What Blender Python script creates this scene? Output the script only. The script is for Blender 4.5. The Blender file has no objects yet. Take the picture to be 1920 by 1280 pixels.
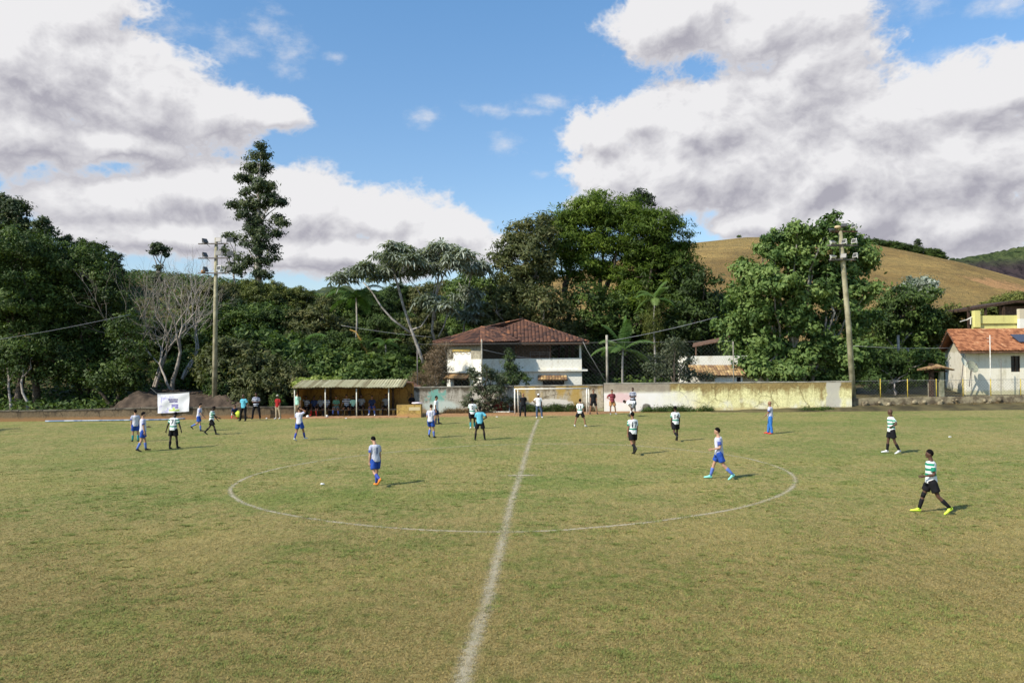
import bpy, bmesh, math, random
import numpy as np
from mathutils import Vector, Matrix
from mathutils.bvhtree import BVHTree
from mathutils import noise as mnoise
R = math.radians
scn = bpy.context.scene
COL = scn.collection
# ------------------------------------------------------------------ camera
F = 1493.0; PITCH = 0.0185; ROLL = -0.010; HC = 4.05
cd = bpy.data.cameras.new('camera'); cam = bpy.data.objects.new('camera', cd); COL.objects.link(cam)
cd.sensor_width = 36; cd.lens = F / 1920 * 36; cd.clip_start = 0.1; cd.clip_end = 5000
sp, cp, sr, cr = math.sin(PITCH), math.cos(PITCH), math.sin(ROLL), math.cos(ROLL)
CR = Vector((cr, -sp * sr, cp * sr)); CU = Vector((-sr, -sp * cr, cp * cr)); CF = Vector((0, cp, sp))
mw = Matrix.Identity(4)
for i in range(3):
    mw[i][0] = CR[i]; mw[i][1] = CU[i]; mw[i][2] = -CF[i]
mw[2][3] = HC
cam.matrix_world = mw
scn.camera = cam
scn.render.engine = 'CYCLES'
cy = scn.cycles; cy.max_bounces = 4; cy.diffuse_bounces = 2; cy.glossy_bounces = 1; cy.transmission_bounces = 2; cy.transparent_max_bounces = 8
cy.caustics_reflective = False; cy.caustics_refractive = False
def ray(px, py): return CF + CR * ((px - 960) / F) + CU * ((640 - py) / F)
def at(px, py, Y):
    d = ray(px, py); t = Y / d.y
    return Vector((d.x * t, Y, HC + d.z * t))
def gnd(px, py, z=0.0):
    d = ray(px, py); t = (z - HC) / d.z
    return Vector((d.x * t, d.y * t, z))
# ------------------------------------------------------------------ exposure, sun
vs = scn.view_settings
scn.display_settings.display_device = 'sRGB'
vs.view_transform = 'Standard'; vs.look = 'None'; vs.exposure = 0.16; vs.gamma = 1.0
SUN_EL = R(41); SUN_FROM = Vector((-0.84, -0.545, 0)).normalized()
sd = bpy.data.lights.new('sun', 'SUN'); sd.energy = 5.0; sd.angle = R(0.53); sd.color = (1.0, 0.93, 0.82)
sun = bpy.data.objects.new('sun', sd); COL.objects.link(sun)
sdir = Vector((SUN_FROM.x * math.cos(SUN_EL), SUN_FROM.y * math.cos(SUN_EL), math.sin(SUN_EL)))
sun.rotation_euler = sdir.to_track_quat('Z', 'Y').to_euler()
sun.location = (-40, -30, 60)
# ------------------------------------------------------------------ node helper
class N:
    def __init__(s, nt): s.nt = nt
    def new(s, t, **k):
        n = s.nt.nodes.new(t)
        for a, b in k.items(): setattr(n, a, b)
        return n
    def put(s, sock, v):
        if v is None: return
        if isinstance(v, bpy.types.NodeSocket): s.nt.links.new(v, sock)
        elif isinstance(v, (tuple, list)) and len(v) == 3 and sock.type == 'RGBA': sock.default_value = (*v, 1)
        else: sock.default_value = v
    def m(s, op, a, b=None, c=None, clamp=False):
        n = s.new('ShaderNodeMath', operation=op); n.use_clamp = clamp
        s.put(n.inputs[0], a); s.put(n.inputs[1], b); s.put(n.inputs[2], c); return n.outputs[0]
    def v(s, op, a, b=None):
        n = s.new('ShaderNodeVectorMath', operation=op); s.put(n.inputs[0], a); s.put(n.inputs[1], b)
        return n.outputs['Value'] if op in ('LENGTH', 'DOT_PRODUCT', 'DISTANCE') else n.outputs['Vector']
    def noise(s, vec, scale, detail=4, rough=.55, out='Fac', dist=0):
        n = s.new('ShaderNodeTexNoise'); n.noise_dimensions = '2D' if s.nt.name.startswith('cloud_density') else '3D'; s.put(n.inputs['Vector'], vec); n.inputs['Scale'].default_value = scale
        n.inputs['Detail'].default_value = detail; n.inputs['Roughness'].default_value = rough; n.inputs['Distortion'].default_value = dist
        return n.outputs[out]
    def ss(s, x, a, b, lo=0., hi=1., t='SMOOTHSTEP'):
        n = s.new('ShaderNodeMapRange', interpolation_type=t); s.put(n.inputs[0], x)
        for i, q in enumerate((a, b, lo, hi)): s.put(n.inputs[1 + i], q)
        return n.outputs[0]
    def mix(s, f, a, b, bt='MIX'):
        n = s.new('ShaderNodeMix', data_type='RGBA', blend_type=bt); s.put(n.inputs[0], f); s.put(n.inputs[6], a); s.put(n.inputs[7], b)
        return n.outputs[2]
    def xyz(s, v):
        n = s.new('ShaderNodeSeparateXYZ'); s.put(n.inputs[0], v); return n.outputs
    def comb(s, x, y, z):
        n = s.new('ShaderNodeCombineXYZ'); s.put(n.inputs[0], x); s.put(n.inputs[1], y); s.put(n.inputs[2], z); return n.outputs[0]
    def pos(s): return s.new('ShaderNodeNewGeometry').outputs['Position']
    def objc(s): return s.new('ShaderNodeTexCoord').outputs['Object']
    def attr(s, name):
        n = s.new('ShaderNodeAttribute'); n.attribute_name = name; return n.outputs['Fac']
    def bump(s, h, strength=.3, dist=.02):
        n = s.new('ShaderNodeBump'); n.inputs['Strength'].default_value = strength; n.inputs['Distance'].default_value = dist
        s.put(n.inputs['Height'], h); return n.outputs[0]
# ------------------------------------------------------------------ world: physical sky with cumulus clouds
def azel(px, py):
    d = ray(px, py).normalized(); return math.atan2(d.x, d.y), math.asin(d.z)
world = bpy.data.worlds.new("World"); scn.world = world; world.use_nodes = True
world.cycles.sampling_method = 'MANUAL'; world.cycles.sample_map_resolution = 128
def build_world():
    nt = world.node_tree; nt.nodes.clear(); n = N(nt)
    # cloud density group: input vector (azimuth, elevation, 0) -> density
    def make(mode):
     g = bpy.data.node_groups.new('cloud_density', 'ShaderNodeTree')
     g.interface.new_socket('P', in_out='INPUT', socket_type='NodeSocketVector')
     g.interface.new_socket('D', in_out='OUTPUT', socket_type='NodeSocketFloat')
     gi = g.nodes.new('NodeGroupInput'); go = g.nodes.new('NodeGroupOutput'); k = N(g)
     P = gi.outputs[0]
     blobs = [(40,110,250,140),(230,170,190,105),(400,205,135,62),(505,212,72,34),(120,30,110,80),(60,255,160,80),(215,265,160,40),
              (190,375,170,62),(380,360,190,68),(560,395,150,75),(700,410,150,62),(820,440,110,45),(640,470,300,48),(300,440,240,40),(930,470,70,30),
              (1260,40,140,85),(1440,50,150,90),(1115,255,85,62),(1190,220,70,40),(1290,235,150,95),(1500,190,180,120),(1660,215,150,80),(1800,190,120,85),(1900,165,100,80),
              (1150,330,110,80),(1095,385,45,22),(1300,330,200,80),(1550,320,230,120),(1800,310,200,130),(1400,415,90,34),(1560,410,220,52),(1820,420,220,70),(1500,120,90,80)]
     acc = None
     for (px, py, rx, ry) in blobs:
         a, e = azel(px, py)
         d = k.v('SUBTRACT', P, (a, e, 0)); d = k.v('MULTIPLY', d, (F / rx, F / ry, 0)); l = k.v('LENGTH', d)
         val = k.m('SUBTRACT', 1.0, l)
         if acc is None: acc = val
         else:
             sm = k.m('SMOOTH_MAX', acc, val, 0.35); acc = sm
     acc = k.m('MAXIMUM', acc, -0.9)
     if mode == 2: k.put(go.inputs[0], acc); return g
     Pw = k.v('ADD', k.v('MULTIPLY', P, (1, 1.35, 1)), k.v('MULTIPLY', k.noise(P, 5, 2, .5, 'Color'), (.05, .05, 0)))
     n1 = k.m('SUBTRACT', k.noise(Pw, 5.5, 4, .55), .5)
     bil = None
     for sc_, am in ([(9, .40), (19, .26), (41, .17), (86, .11), (170, .07)] if mode == 0 else [(9, .40), (19, .26), (41, .15)]):
         q_ = k.m('MULTIPLY', k.m('ABSOLUTE', k.m('SUBTRACT', k.noise(k.v('ADD', Pw, (sc_ * .37, sc_ * .11, 0)), sc_, 1, .5), .5)), -2.6 * am)
         bil = q_ if bil is None else k.m('ADD', bil, q_)
     cloud = k.m('ADD', acc, k.m('ADD', k.m('MULTIPLY', n1, 1.2), k.m('ADD', bil, .38)))
     if mode == 1: k.put(go.inputs[0], cloud); return g
     # thin wisps
     wis = None
     for (px, py, rx, ry) in [(440,85,60,36),(515,55,60,36),(330,55,70,30),(545,100,40,40),(800,222,45,18),(925,205,60,16),(985,212,60,12),(630,110,30,10),(1035,190,60,16),(950,270,40,20),(1020,325,30,9),(1500,0,80,30),(1700,20,90,26),(1880,10,60,20),(1780,100,60,16)]:
         a, e = azel(px, py)
         d = k.v('SUBTRACT', P, (a, e, 0)); d = k.v('MULTIPLY', d, (F / rx, F / ry, 0)); l = k.v('LENGTH', d)
         val = k.m('SUBTRACT', 0.9, l); wis = val if wis is None else k.m('MAXIMUM', wis, val)
     n2 = k.noise(k.v('MULTIPLY', P, (1, 1.7, 1)), 22.0, 6, .62); n2 = k.m('SUBTRACT', n2, .5)
     wc = k.m('ADD', k.m('MULTIPLY', wis, .38), k.m('ADD', k.m('MULTIPLY', n2, 1.3), -.08))
     wc = k.m('MULTIPLY', k.m('ADD', wc, .05), .34)
     # clouds elsewhere in the sky
     nb = k.noise(P, 2.2, 6, .55); nb = k.m('MULTIPLY', k.m('SUBTRACT', nb, .63), 4.0)
     sx = k.xyz(P)
     off = k.m('MAXIMUM', k.ss(k.m('ABSOLUTE', sx[0]), .66, .85), k.ss(sx[1], .50, .62))
     nb = k.m('ADD', nb, k.m('MULTIPLY', k.m('SUBTRACT', off, 1.0), 5.0))
     tot = k.m('MAXIMUM', k.m('MAXIMUM', cloud, wc), nb)
     k.put(go.inputs[0], tot); return g
    G = [make(0), make(1), make(2)]
    gen = n.new('ShaderNodeTexCoord').outputs['Generated']
    s = n.xyz(gen)
    az = n.m('ARCTAN2', s[0], s[1]); el = n.m('ARCSINE', s[2])
    P0 = n.comb(az, el, 0)
    def dens(off, k=0):
        gn = n.new('ShaderNodeGroup'); gn.node_tree = G[k]
        n.put(gn.inputs[0], n.v('ADD', P0, off) if off else P0); return gn.outputs[0]
    d0 = dens(None); d1 = dens((-.012, .020, 0), 1); a0 = dens(None, 2); a1 = dens((-.03, .06, 0), 2)
    alpha = n.ss(d0, -.04, .34)
    fine = n.m('MULTIPLY', n.m('SUBTRACT', n.m('MINIMUM', d0, 1.6), n.m('MINIMUM', d1, 1.6)), 1.0)
    broad = n.m('SUBTRACT', a0, a1)
    bright = n.m('ADD', .72, n.m('ADD', n.m('MULTIPLY', fine, 1.25), n.m('MULTIPLY', broad, .34)))
    bright = n.m('SUBTRACT', bright, n.m('MULTIPLY', n.ss(a0, .25, .95), .14)); bright = n.m('ADD', bright, n.m('MULTIPLY', n.m('SUBTRACT', n.noise(P0, 4.5, 7, .6), .5), .9), clamp=True)
    bright = n.m('MAXIMUM', bright, n.m('MULTIPLY', n.ss(d0, .7, .1), .62))
    ccol = n.mix(bright, (2.5, 2.45, 2.8), (5.1, 5.06, 5.15))
    sky = n.new('ShaderNodeTexSky'); sky.sky_type = 'NISHITA'; sky.sun_disc = False
    sky.sun_elevation = SUN_EL; sky.sun_rotation = math.atan2(SUN_FROM.x, SUN_FROM.y)
    sky.altitude = 650; sky.air_density = 1.0; sky.dust_density = 1.0; sky.ozone_density = 1.3
    skyc = n.mix(1.0, sky.outputs[0], n.mix(n.ss(el, .0, .42, 0, 1, 'LINEAR'), (.90, .86, .86), (.80, 1.08, 1.20)), 'MULTIPLY')
    full = n.mix(alpha, skyc, ccol)
    low = n.ss(el, -.03, .0); full = n.mix(low, skyc, full)
    bg = n.new('ShaderNodeBackground'); n.put(bg.inputs[0], full); bg.inputs[1].default_value = 0.15
    o = n.new('ShaderNodeOutputWorld'); nt.links.new(bg.outputs[0], o.inputs[0])
build_world()
# ------------------------------------------------------------------ materials
def lin(r, g, b): return tuple(((c / 255 + .055) / 1.055) ** 2.4 if c / 255 > .04045 else c / 255 / 12.92 for c in (r, g, b))
def mat(name, color=None, rough=.8, spec=.3, metal=0.0):
    m = bpy.data.materials.new(name); m.use_nodes = True
    b = m.node_tree.nodes['Principled BSDF']; n = N(m.node_tree)
    b.inputs['Roughness'].default_value = rough; b.inputs['Specular IOR Level'].default_value = spec; b.inputs['Metallic'].default_value = metal
    if color: n.put(b.inputs['Base Color'], color)
    return m, n, b
def worn(name, c1, c2, scale=3, rough=.85, spec=.2, bump=.3, bscale=40, detail=6, lo=.35, hi=.65, metal=0):
    m, n, b = mat(name, None, rough, spec, metal)
    p = n.pos(); f = n.ss(n.noise(p, scale, detail, .6), lo, hi)
    n.put(b.inputs['Base Color'], n.mix(f, c1, c2))
    if bump: n.put(b.inputs['Normal'], n.bump(n.noise(p, bscale, 3), bump, .01))
    return m
def leafmat(name, cols, trans=.3, rough=.6, spec=.25):
    m, n, b = mat(name, None, rough, spec)
    v = n.attr('var')
    oi = n.new('ShaderNodeObjectInfo').outputs['Random']
    v = n.m('ADD', v, n.m('MULTIPLY', n.m('SUBTRACT', oi, .5), .35))
    rmp = n.new('ShaderNodeValToRGB'); n.put(rmp.inputs[0], v)
    while len(rmp.color_ramp.elements) < len(cols): rmp.color_ramp.elements.new(.5)
    for i, c in enumerate(cols):
        rmp.color_ramp.elements[i].position = i / (len(cols) - 1); rmp.color_ramp.elements[i].color = (*c, 1)
    c = rmp.outputs[0]; n.put(b.inputs['Base Color'], c)
    t = n.new('ShaderNodeBsdfTranslucent'); n.put(t.inputs[0], n.mix(1, c, (1.25, 1.35, .55), 'MULTIPLY'))
    mx = n.new('ShaderNodeMixShader'); mx.inputs[0].default_value = trans
    nt = m.node_tree; nt.links.new(b.outputs[0], mx.inputs[1]); nt.links.new(t.outputs[0], mx.inputs[2])
    nt.links.new(mx.outputs[0], nt.nodes['Material Output'].inputs[0])
    return m
L = {}
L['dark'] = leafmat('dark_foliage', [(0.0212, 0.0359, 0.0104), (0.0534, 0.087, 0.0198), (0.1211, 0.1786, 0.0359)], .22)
L['mid'] = leafmat('green_foliage', [(0.0265, 0.0483, 0.0109), (0.0742, 0.1232, 0.0276), (0.1905, 0.2537, 0.0582)], .28)
L['bright'] = leafmat('broadleaf_foliage', [(0.0294, 0.0575, 0.0153), (0.0836, 0.145, 0.0358), (0.2129, 0.2888, 0.0831)], .28)
L['feather'] = leafmat('feathery_foliage', [(0.0345, 0.0633, 0.0069), (0.0899, 0.1421, 0.0145), (0.1837, 0.2537, 0.0315)], .3)
L['brown'] = leafmat('brownish_foliage', [(0.0391, 0.0483, 0.0161), (0.0957, 0.1131, 0.0377), (0.2188, 0.2013, 0.0788)], .25)
L['olive'] = leafmat('olive_foliage', [(0.0345, 0.0483, 0.0115), (0.0943, 0.116, 0.0232), (0.21, 0.2188, 0.0525)], .25)
L['shrubg'] = leafmat('grey_green_foliage', [(.030,.045,.022),(.075,.095,.048),(.16,.17,.10)], .25)
L['euc'] = leafmat('eucalyptus_foliage', [(0.0236, 0.0391, 0.0175), (0.0631, 0.0899, 0.0358), (0.1681, 0.1925, 0.0831)], .2)
L['silver'] = leafmat('silvery_foliage', [(.11, .14, .09), (.30, .33, .26), (.52, .55, .48)], .25)
L['palm'] = leafmat('palm_foliage', [(.05,.10,.02),(.10,.18,.045),(.20,.28,.08)], .3) if 1 else leafmat('palm_foliage', [(0.0256, 0.06, 0.0133), (0.064, 0.12, 0.0285), (0.1536, 0.19, 0.0475)], .3)
L['dead'] = leafmat('dead_foliage', [(.10,.07,.035),(.19,.13,.06),(.30,.20,.08)], .15)
L['vine'] = leafmat('vine_foliage', [(.10,.16,.03),(.24,.30,.06),(.42,.46,.14)], .3)
L['straw'] = leafmat('dry_stems', [(.09,.06,.035),(.16,.11,.06),(.24,.17,.10)], .1)
BARK = worn('bark', (.07,.052,.038), (.17,.14,.11), 4, bump=.5, bscale=14)
BARKP = worn('pale_bark', (.20,.175,.15), (.42,.38,.33), 2.5, bump=.4, bscale=10)
BARKG = worn('cecropia_bark', (.22,.20,.17), (.40,.37,.33), 3, bump=.3, bscale=12)
# ------------------------------------------------------------------ mesh helpers
class MB:
    def __init__(s): s.v = []; s.f = []; s.mi = []; s.cur = 0; s.var = []; s.cv = .5
    def add(s, vs, fs):
        o = len(s.v); s.v.extend([tuple(p) for p in vs])
        for f in fs: s.f.append(tuple(i + o for i in f)); s.mi.append(s.cur); s.var.append(s.cv)
        return s
    def box(s, c, d, rz=0, rot=None):
        c = Vector(c); m = rot if rot is not None else Matrix.Rotation(rz, 3, 'Z')
        vs = [c + m @ Vector((x * d[0] / 2, y * d[1] / 2, z * d[2] / 2)) for x in (-1, 1) for y in (-1, 1) for z in (-1, 1)]
        return s.add(vs, [(0,1,3,2),(4,6,7,5),(0,4,5,1),(2,3,7,6),(0,2,6,4),(1,5,7,3)])
    def wall(s, p, q, z0, z1, t, zq0=None, zq1=None):
        p = Vector((p[0], p[1], 0)); q = Vector((q[0], q[1], 0)); d = (q - p).normalized(); nn = Vector((-d.y, d.x, 0)) * t
        zq0 = z0 if zq0 is None else zq0; zq1 = z1 if zq1 is None else zq1
        vs = [(p.x,p.y,z0),(q.x,q.y,zq0),(q.x+nn.x,q.y+nn.y,zq0),(p.x+nn.x,p.y+nn.y,z0),(p.x,p.y,z1),(q.x,q.y,zq1),(q.x+nn.x,q.y+nn.y,zq1),(p.x+nn.x,p.y+nn.y,z1)]
        return s.add(vs, [(0,3,2,1),(4,5,6,7),(0,1,5,4),(1,2,6,5),(2,3,7,6),(3,0,4,7)])
    def tube(s, pts, rad, n=7, cap=True):
        pts = [Vector(p) for p in pts]
        if not hasattr(rad, '__len__'): rad = [rad] * len(pts)
        o = len(s.v); prev = None
        for i, p in enumerate(pts):
            d = (pts[min(i + 1, len(pts) - 1)] - pts[max(i - 1, 0)])
            if d.length < 1e-9: d = Vector((0, 0, 1))
            d.normalize()
            a = prev if prev is not None else (Vector((1, 0, 0)) if abs(d.x) < .9 else Vector((0, 1, 0)))
            a = (a - d * a.dot(d)); a = a.normalized() if a.length > 1e-6 else d.orthogonal().normalized()
            prev = a; b = d.cross(a)
            for k in range(n):
                t = 2 * math.pi * k / n; s.v.append(tuple(p + (a * math.cos(t) + b * math.sin(t)) * rad[i]))
        for i in range(len(pts) - 1):
            for k in range(n):
                k2 = (k + 1) % n
                s.f.append((o + i*n + k, o + i*n + k2, o + (i+1)*n + k2, o + (i+1)*n + k)); s.mi.append(s.cur); s.var.append(s.cv)
        if cap:
            s.f.append(tuple(o + k for k in reversed(range(n)))); s.f.append(tuple(o + (len(pts)-1)*n + k for k in range(n)))
            s.mi += [s.cur] * 2; s.var += [s.cv] * 2
        return s
    def loft(s, rings, n=14):
        """rings: (centre, xaxis vec, yaxis vec) closed loft"""
        o = len(s.v)
        for c, ax, ay in rings:
            for k in range(n):
                t = 2 * math.pi * k / n; s.v.append(tuple(Vector(c) + Vector(ax) * math.cos(t) + Vector(ay) * math.sin(t)))
        for i in range(len(rings) - 1):
            for k in range(n):
                k2 = (k + 1) % n
                s.f.append((o + i*n + k, o + i*n + k2, o + (i+1)*n + k2, o + (i+1)*n + k)); s.mi.append(s.cur); s.var.append(s.cv)
        s.f.append(tuple(o + k for k in reversed(range(n)))); s.f.append(tuple(o + (len(rings)-1)*n + k for k in range(n)))
        s.mi += [s.cur] * 2; s.var += [s.cv] * 2
        return s
    def ball(s, c, r, nu=12, nv=8, rot=None, fn=None):
        c = Vector(c); r = Vector(r) if hasattr(r, '__len__') else Vector((r, r, r)); vs = []; fs = []
        for j in range(nv + 1):
            th = math.pi * j / nv
            for i in range(nu):
                ph = 2 * math.pi * i / nu
                p = Vector((math.sin(th) * math.cos(ph), math.sin(th) * math.sin(ph), math.cos(th)))
                if fn: p = fn(p)
                q = Vector((p.x * r.x, p.y * r.y, p.z * r.z)); vs.append(c + (rot @ q if rot is not None else q))
        for j in range(nv):
            for i in range(nu):
                a, b = j*nu + i, j*nu + (i+1) % nu
                fs.append((a, a + nu, b + nu, b))
        return s.add(vs, fs)
def link(name, me, parent=None, mats=(), loc=None):
    o = bpy.data.objects.new(name, me); COL.objects.link(o)
    for m in mats: me.materials.append(m)
    if parent: o.parent = parent
    if loc is not None: o.location = loc
    return o
def wloc(o):
    v = Vector((0, 0, 0))
    while o: v = v + o.location; o = o.parent
    return v
def obj(name, mb, mats, parent=None, smooth=False, var=False, loc=None):
    """links a mesh; world-space vertices are made local to the parent (or loc)"""
    if not isinstance(mats, (list, tuple)): mats = [mats]
    off = wloc(parent) if parent else Vector(loc or (0, 0, 0))
    me = bpy.data.meshes.new(name)
    V = np.array(mb.v, dtype=float) - np.array(off)
    me.from_pydata(V.tolist(), [], mb.f); 
    me.polygons.foreach_set('material_index', mb.mi)
    if smooth: me.polygons.foreach_set('use_smooth', [True] * len(mb.f))
    if var:
        a = me.attributes.new('var', 'FLOAT', 'FACE'); a.data.foreach_set('value', mb.var)
    me.update()
    o = link(name, me, parent, mats)
    if not parent: o.location = off
    return o
def tag(o, label, cat, group=None, kind=None):
    if label: o['label'] = label
    if cat: o['category'] = cat
    if group: o['group'] = group
    if kind: o['kind'] = kind
    return o
def thing(name, loc, label, cat, group=None, rz=0):
    o = bpy.data.objects.new(name, None); COL.objects.link(o); o.location = loc; o.rotation_euler = (0, 0, rz); o.empty_display_size = .2
    return tag(o, label, cat, group)
def dup(root, loc, rz=0, scale=(1, 1, 1), label=None, group=None):
    r = root.copy(); COL.objects.link(r); r.location = loc; r.rotation_euler = (0, 0, rz); r.scale = scale
    if label: r['label'] = label
    if group: r['group'] = group
    for ch in list(root.children):
        c = ch.copy(); COL.objects.link(c); c.parent = r
        for q in ch.children:
            e = q.copy(); COL.objects.link(e); e.parent = c
    return r
def struct(o): o['kind'] = 'structure'; return o
# ------------------------------------------------------------------ terrain
def sstep(a, b, x):
    t = np.clip((np.asarray(x, float) - a) / (b - a), 0, 1); return t * t * (3 - 2 * t)
def TH(x, y):
    x = np.asarray(x, float); y = np.asarray(y, float)
    b = np.interp(x, [-90, -55, -20, 0, 20, 60], [20, 17, 12, 9, 5, 4])
    h = b * sstep(62, 125, y) + np.interp(x, [-15, 15, 24], [0, 0, .7]) * sstep(57.3, 59, y)
    h = h + .5 * np.sin(x * .13 + 1) * np.sin(y * .11) * sstep(64, 90, y)
    # distant wooded ridge beyond
    h = h + np.interp(x, [-160, -60, 0, 60, 160], [7, 4, 0, 0, 0]) * sstep(125, 210, y)
    return h
def grid_mesh(xs, ys, fn):
    X, Y = np.meshgrid(xs, ys); Z = fn(X, Y)
    V = np.stack([X, Y, Z], -1).reshape(-1, 3); nx, ny = len(xs), len(ys)
    idx = np.arange(nx * ny).reshape(ny, nx)
    Fq = np.stack([idx[:-1, :-1], idx[:-1, 1:], idx[1:, 1:], idx[1:, :-1]], -1).reshape(-1, 4)
    me = bpy.data.meshes.new('grid'); me.from_pydata(V.tolist(), [], Fq.tolist())
    me.polygons.foreach_set('use_smooth', [True] * len(Fq)); me.update(); return me
# ------------------------------------------------------------------ ground, pitch
def turf_group():
    g = bpy.data.node_groups.new('turf_colour', 'ShaderNodeTree')
    g.interface.new_socket('C', in_out='OUTPUT', socket_type='NodeSocketColor')
    go = g.nodes.new('NodeGroupOutput'); n = N(g); p = n.pos(); s = n.xyz(p)
    big = n.noise(p, .10, 4, .6); med = n.noise(n.v('ADD', p, (31, 7, 0)), .55, 6, .65); fine = n.noise(n.v('ADD', p, (3, 57, 0)), 3.2, 6, .7)
    grit = n.noise(p, 26, 4, .7)
    straw = n.mix(n.ss(grit, .35, .65), (.215, .172, .062), (.38, .325, .14))
    green = n.mix(n.ss(grit, .35, .65), (.095, .140, .030), (.20, .245, .066))
    far = n.ss(s[1], 14, 30)
    patch = None
    for (px, py, rx, ry, w) in [(600, 935, 5.0, 2.4, .75), (1060, 905, 3.0, 1.6, .5), (900, 925, 2.2, 1.0, .3), (60, 1160, 2, 1, .25), (650, 1030, 3, 1, .3), (1100, 940, 4, 2, .3), (1500, 790, 12, 4, .25), (450, 800, 14, 5, .25)]:
        q = gnd(px, py); d = n.v('MULTIPLY', n.v('SUBTRACT', p, tuple(q)), (1 / rx, 1 / ry, 0))
        v = n.m('MULTIPLY', n.ss(n.v('LENGTH', d), 1.15, .1), w); patch = v if patch is None else n.m('ADD', patch, v)
    f = n.m('ADD', n.m('MULTIPLY', big, .55), n.m('MULTIPLY', med, .75)); f = n.m('ADD', f, n.m('MULTIPLY', fine, 1.15)); f = n.m('SUBTRACT', f, .32)
    f = n.m('ADD', f, n.m('MULTIPLY', far, .085)); f = n.m('ADD', f, n.m('MULTIPLY', patch, .30))
    f = n.ss(f, .79, 1.26)
    c = n.mix(f, straw, green)
    near = n.ss(s[1], 27, 11)
    c = n.mix(n.m('MULTIPLY', near, .60), c, n.mix(1, c, (.72, .63, .58), 'MULTIPLY'))       # drier, browner turf on the near half
    yel = n.ss(n.m('ADD', n.noise(n.v('ADD', p, (9, 90, 0)), .16, 4, .6), n.m('MULTIPLY', fine, .25)), .58, .78)
    c = n.mix(n.m('MULTIPLY', yel, .35), c, (.34, .28, .10))
    # bare orange soil along the far touchline
    edge = n.m('ADD', s[1], n.m('MULTIPLY', n.m('SUBTRACT', med, .5), 3.2)); edge = n.m('ADD', edge, n.m('MULTIPLY', n.m('SUBTRACT', fine, .5), 1.2))
    lim = n.ss(s[0], 3, 9, 53.4, 55.6)
    soil = n.ss(n.m('SUBTRACT', edge, lim), 0, 1.2)
    c = n.mix(soil, c, n.mix(med, (.44, .25, .12), (.30, .17, .085)))
    bare = n.ss(n.m('ADD', med, n.m('MULTIPLY', fine, .4)), .93, .99)
    c = n.mix(n.m('MULTIPLY', bare, .5), c, (.36, .24, .13))
    n.put(go.inputs[0], c); return g
TURF = turf_group()
def turf_node(n): 
    x = n.new('ShaderNodeGroup'); x.node_tree = TURF; return x.outputs[0]
m_turf, n, b = mat('dry_turf', None, .9, .1)
c = turf_node(n); p = n.pos()
g2 = n.noise(n.v('MULTIPLY', p, (1.5, .35, 1)), 5, 4, .75); c = n.mix(1, c, n.mix(n.ss(g2, .35, .65), (.74, .77, .72), (1.16, 1.13, 1.12)), 'MULTIPLY')
n.put(b.inputs['Base Color'], c)
n.put(b.inputs['Normal'], n.bump(n.m('ADD', n.noise(p, 18, 6, .75), n.noise(p, 2.2, 4, .6)), .5, .03))
xs = np.concatenate([np.linspace(-900, -120, 14), np.linspace(-110, 110, 90), np.linspace(120, 900, 14)])
ys = np.concatenate([np.linspace(-200, -10, 6), np.linspace(0, 60, 13), np.linspace(61, 220, 90), np.linspace(230, 1500, 14)])
m_soil = worn('forest_floor', (.055, .045, .022), (.14, .115, .05), .6, bscale=3)
g_ = struct(link('ground', grid_mesh(xs, ys, lambda X, Y: TH(X, Y) - .01), None, [m_soil]))
struct(link('pitch', grid_mesh(np.linspace(-95, 95, 3), np.linspace(-12, 57.6, 3), lambda X, Y: X * 0), None, [m_turf]))
# chalk markings: the hand-painted circle as it lies on the turf
cpx = [(431,920),(440,933),(465,945.5),(494,955),(541,965),(619,976.9),(744,990),(838,994.7),(931,997),(989,996.3),(1061,993),(1110,989),(1208,979.7),(1258,973),(1300,966.5),(1345,960),(1400,948),(1450,933),(1478,919),(1491,905),(1489,893),(1477,884),(1460,876),(1427,866),(1402,859),(1365,853),(1310,846),(1277,843.3),(1213,836.7),(1150,833.5),(1096,832.3),(1040,831.8),(987,832),(900,835),(830,839),(769,844.5),(700,851),(659,856),(625,860.6),(566,869),(525,877.5),(481,888),(453,900),(436,911)]
def smooth_curve(P, closed, n):
    P = [np.array(p[:2]) for p in P]; out = []; N_ = len(P)
    for i in range(N_ if closed else N_ - 1):
        p0, p1, p2, p3 = (P[(i + k) % N_] if closed else P[min(max(i + k, 0), N_ - 1)] for k in (-1, 0, 1, 2))
        for k in range(n):
            t = k / n; out.append(.5 * ((2*p1) + (-p0+p2)*t + (2*p0-5*p1+4*p2-p3)*t*t + (-p0+3*p1-3*p2+p3)*t**3))
    if closed: out.append(out[0])
    return np.array(out)
circle = smooth_curve([gnd(*p) for p in cpx], True, 5)
cen = circle.mean(0); an = np.arctan2(circle[:, 1] - cen[1], circle[:, 0] - cen[0]); rr = np.hypot(*(circle - cen).T)
k = np.ones(9) / 9; rr = np.convolve(np.concatenate([rr[-9:], rr, rr[:9]]), k, 'same')[9:-9]
circle = np.stack([cen[0] + rr * np.cos(an), cen[1] + rr * np.sin(an)], 1); circle[-1] = circle[0]
cline = smooth_curve([gnd(*p) for p in [(838,1400),(869,1267),(887,1208),(900,1165),(910,1139),(926,1073),(946,996),(958,942),(975,891),(990,838),(1001,805),(1010,784)]], False, 6)
spot = np.array([gnd(952, 891.5)[:2], gnd(975, 891.3)[:2], gnd(1000, 891)[:2]])
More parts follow.
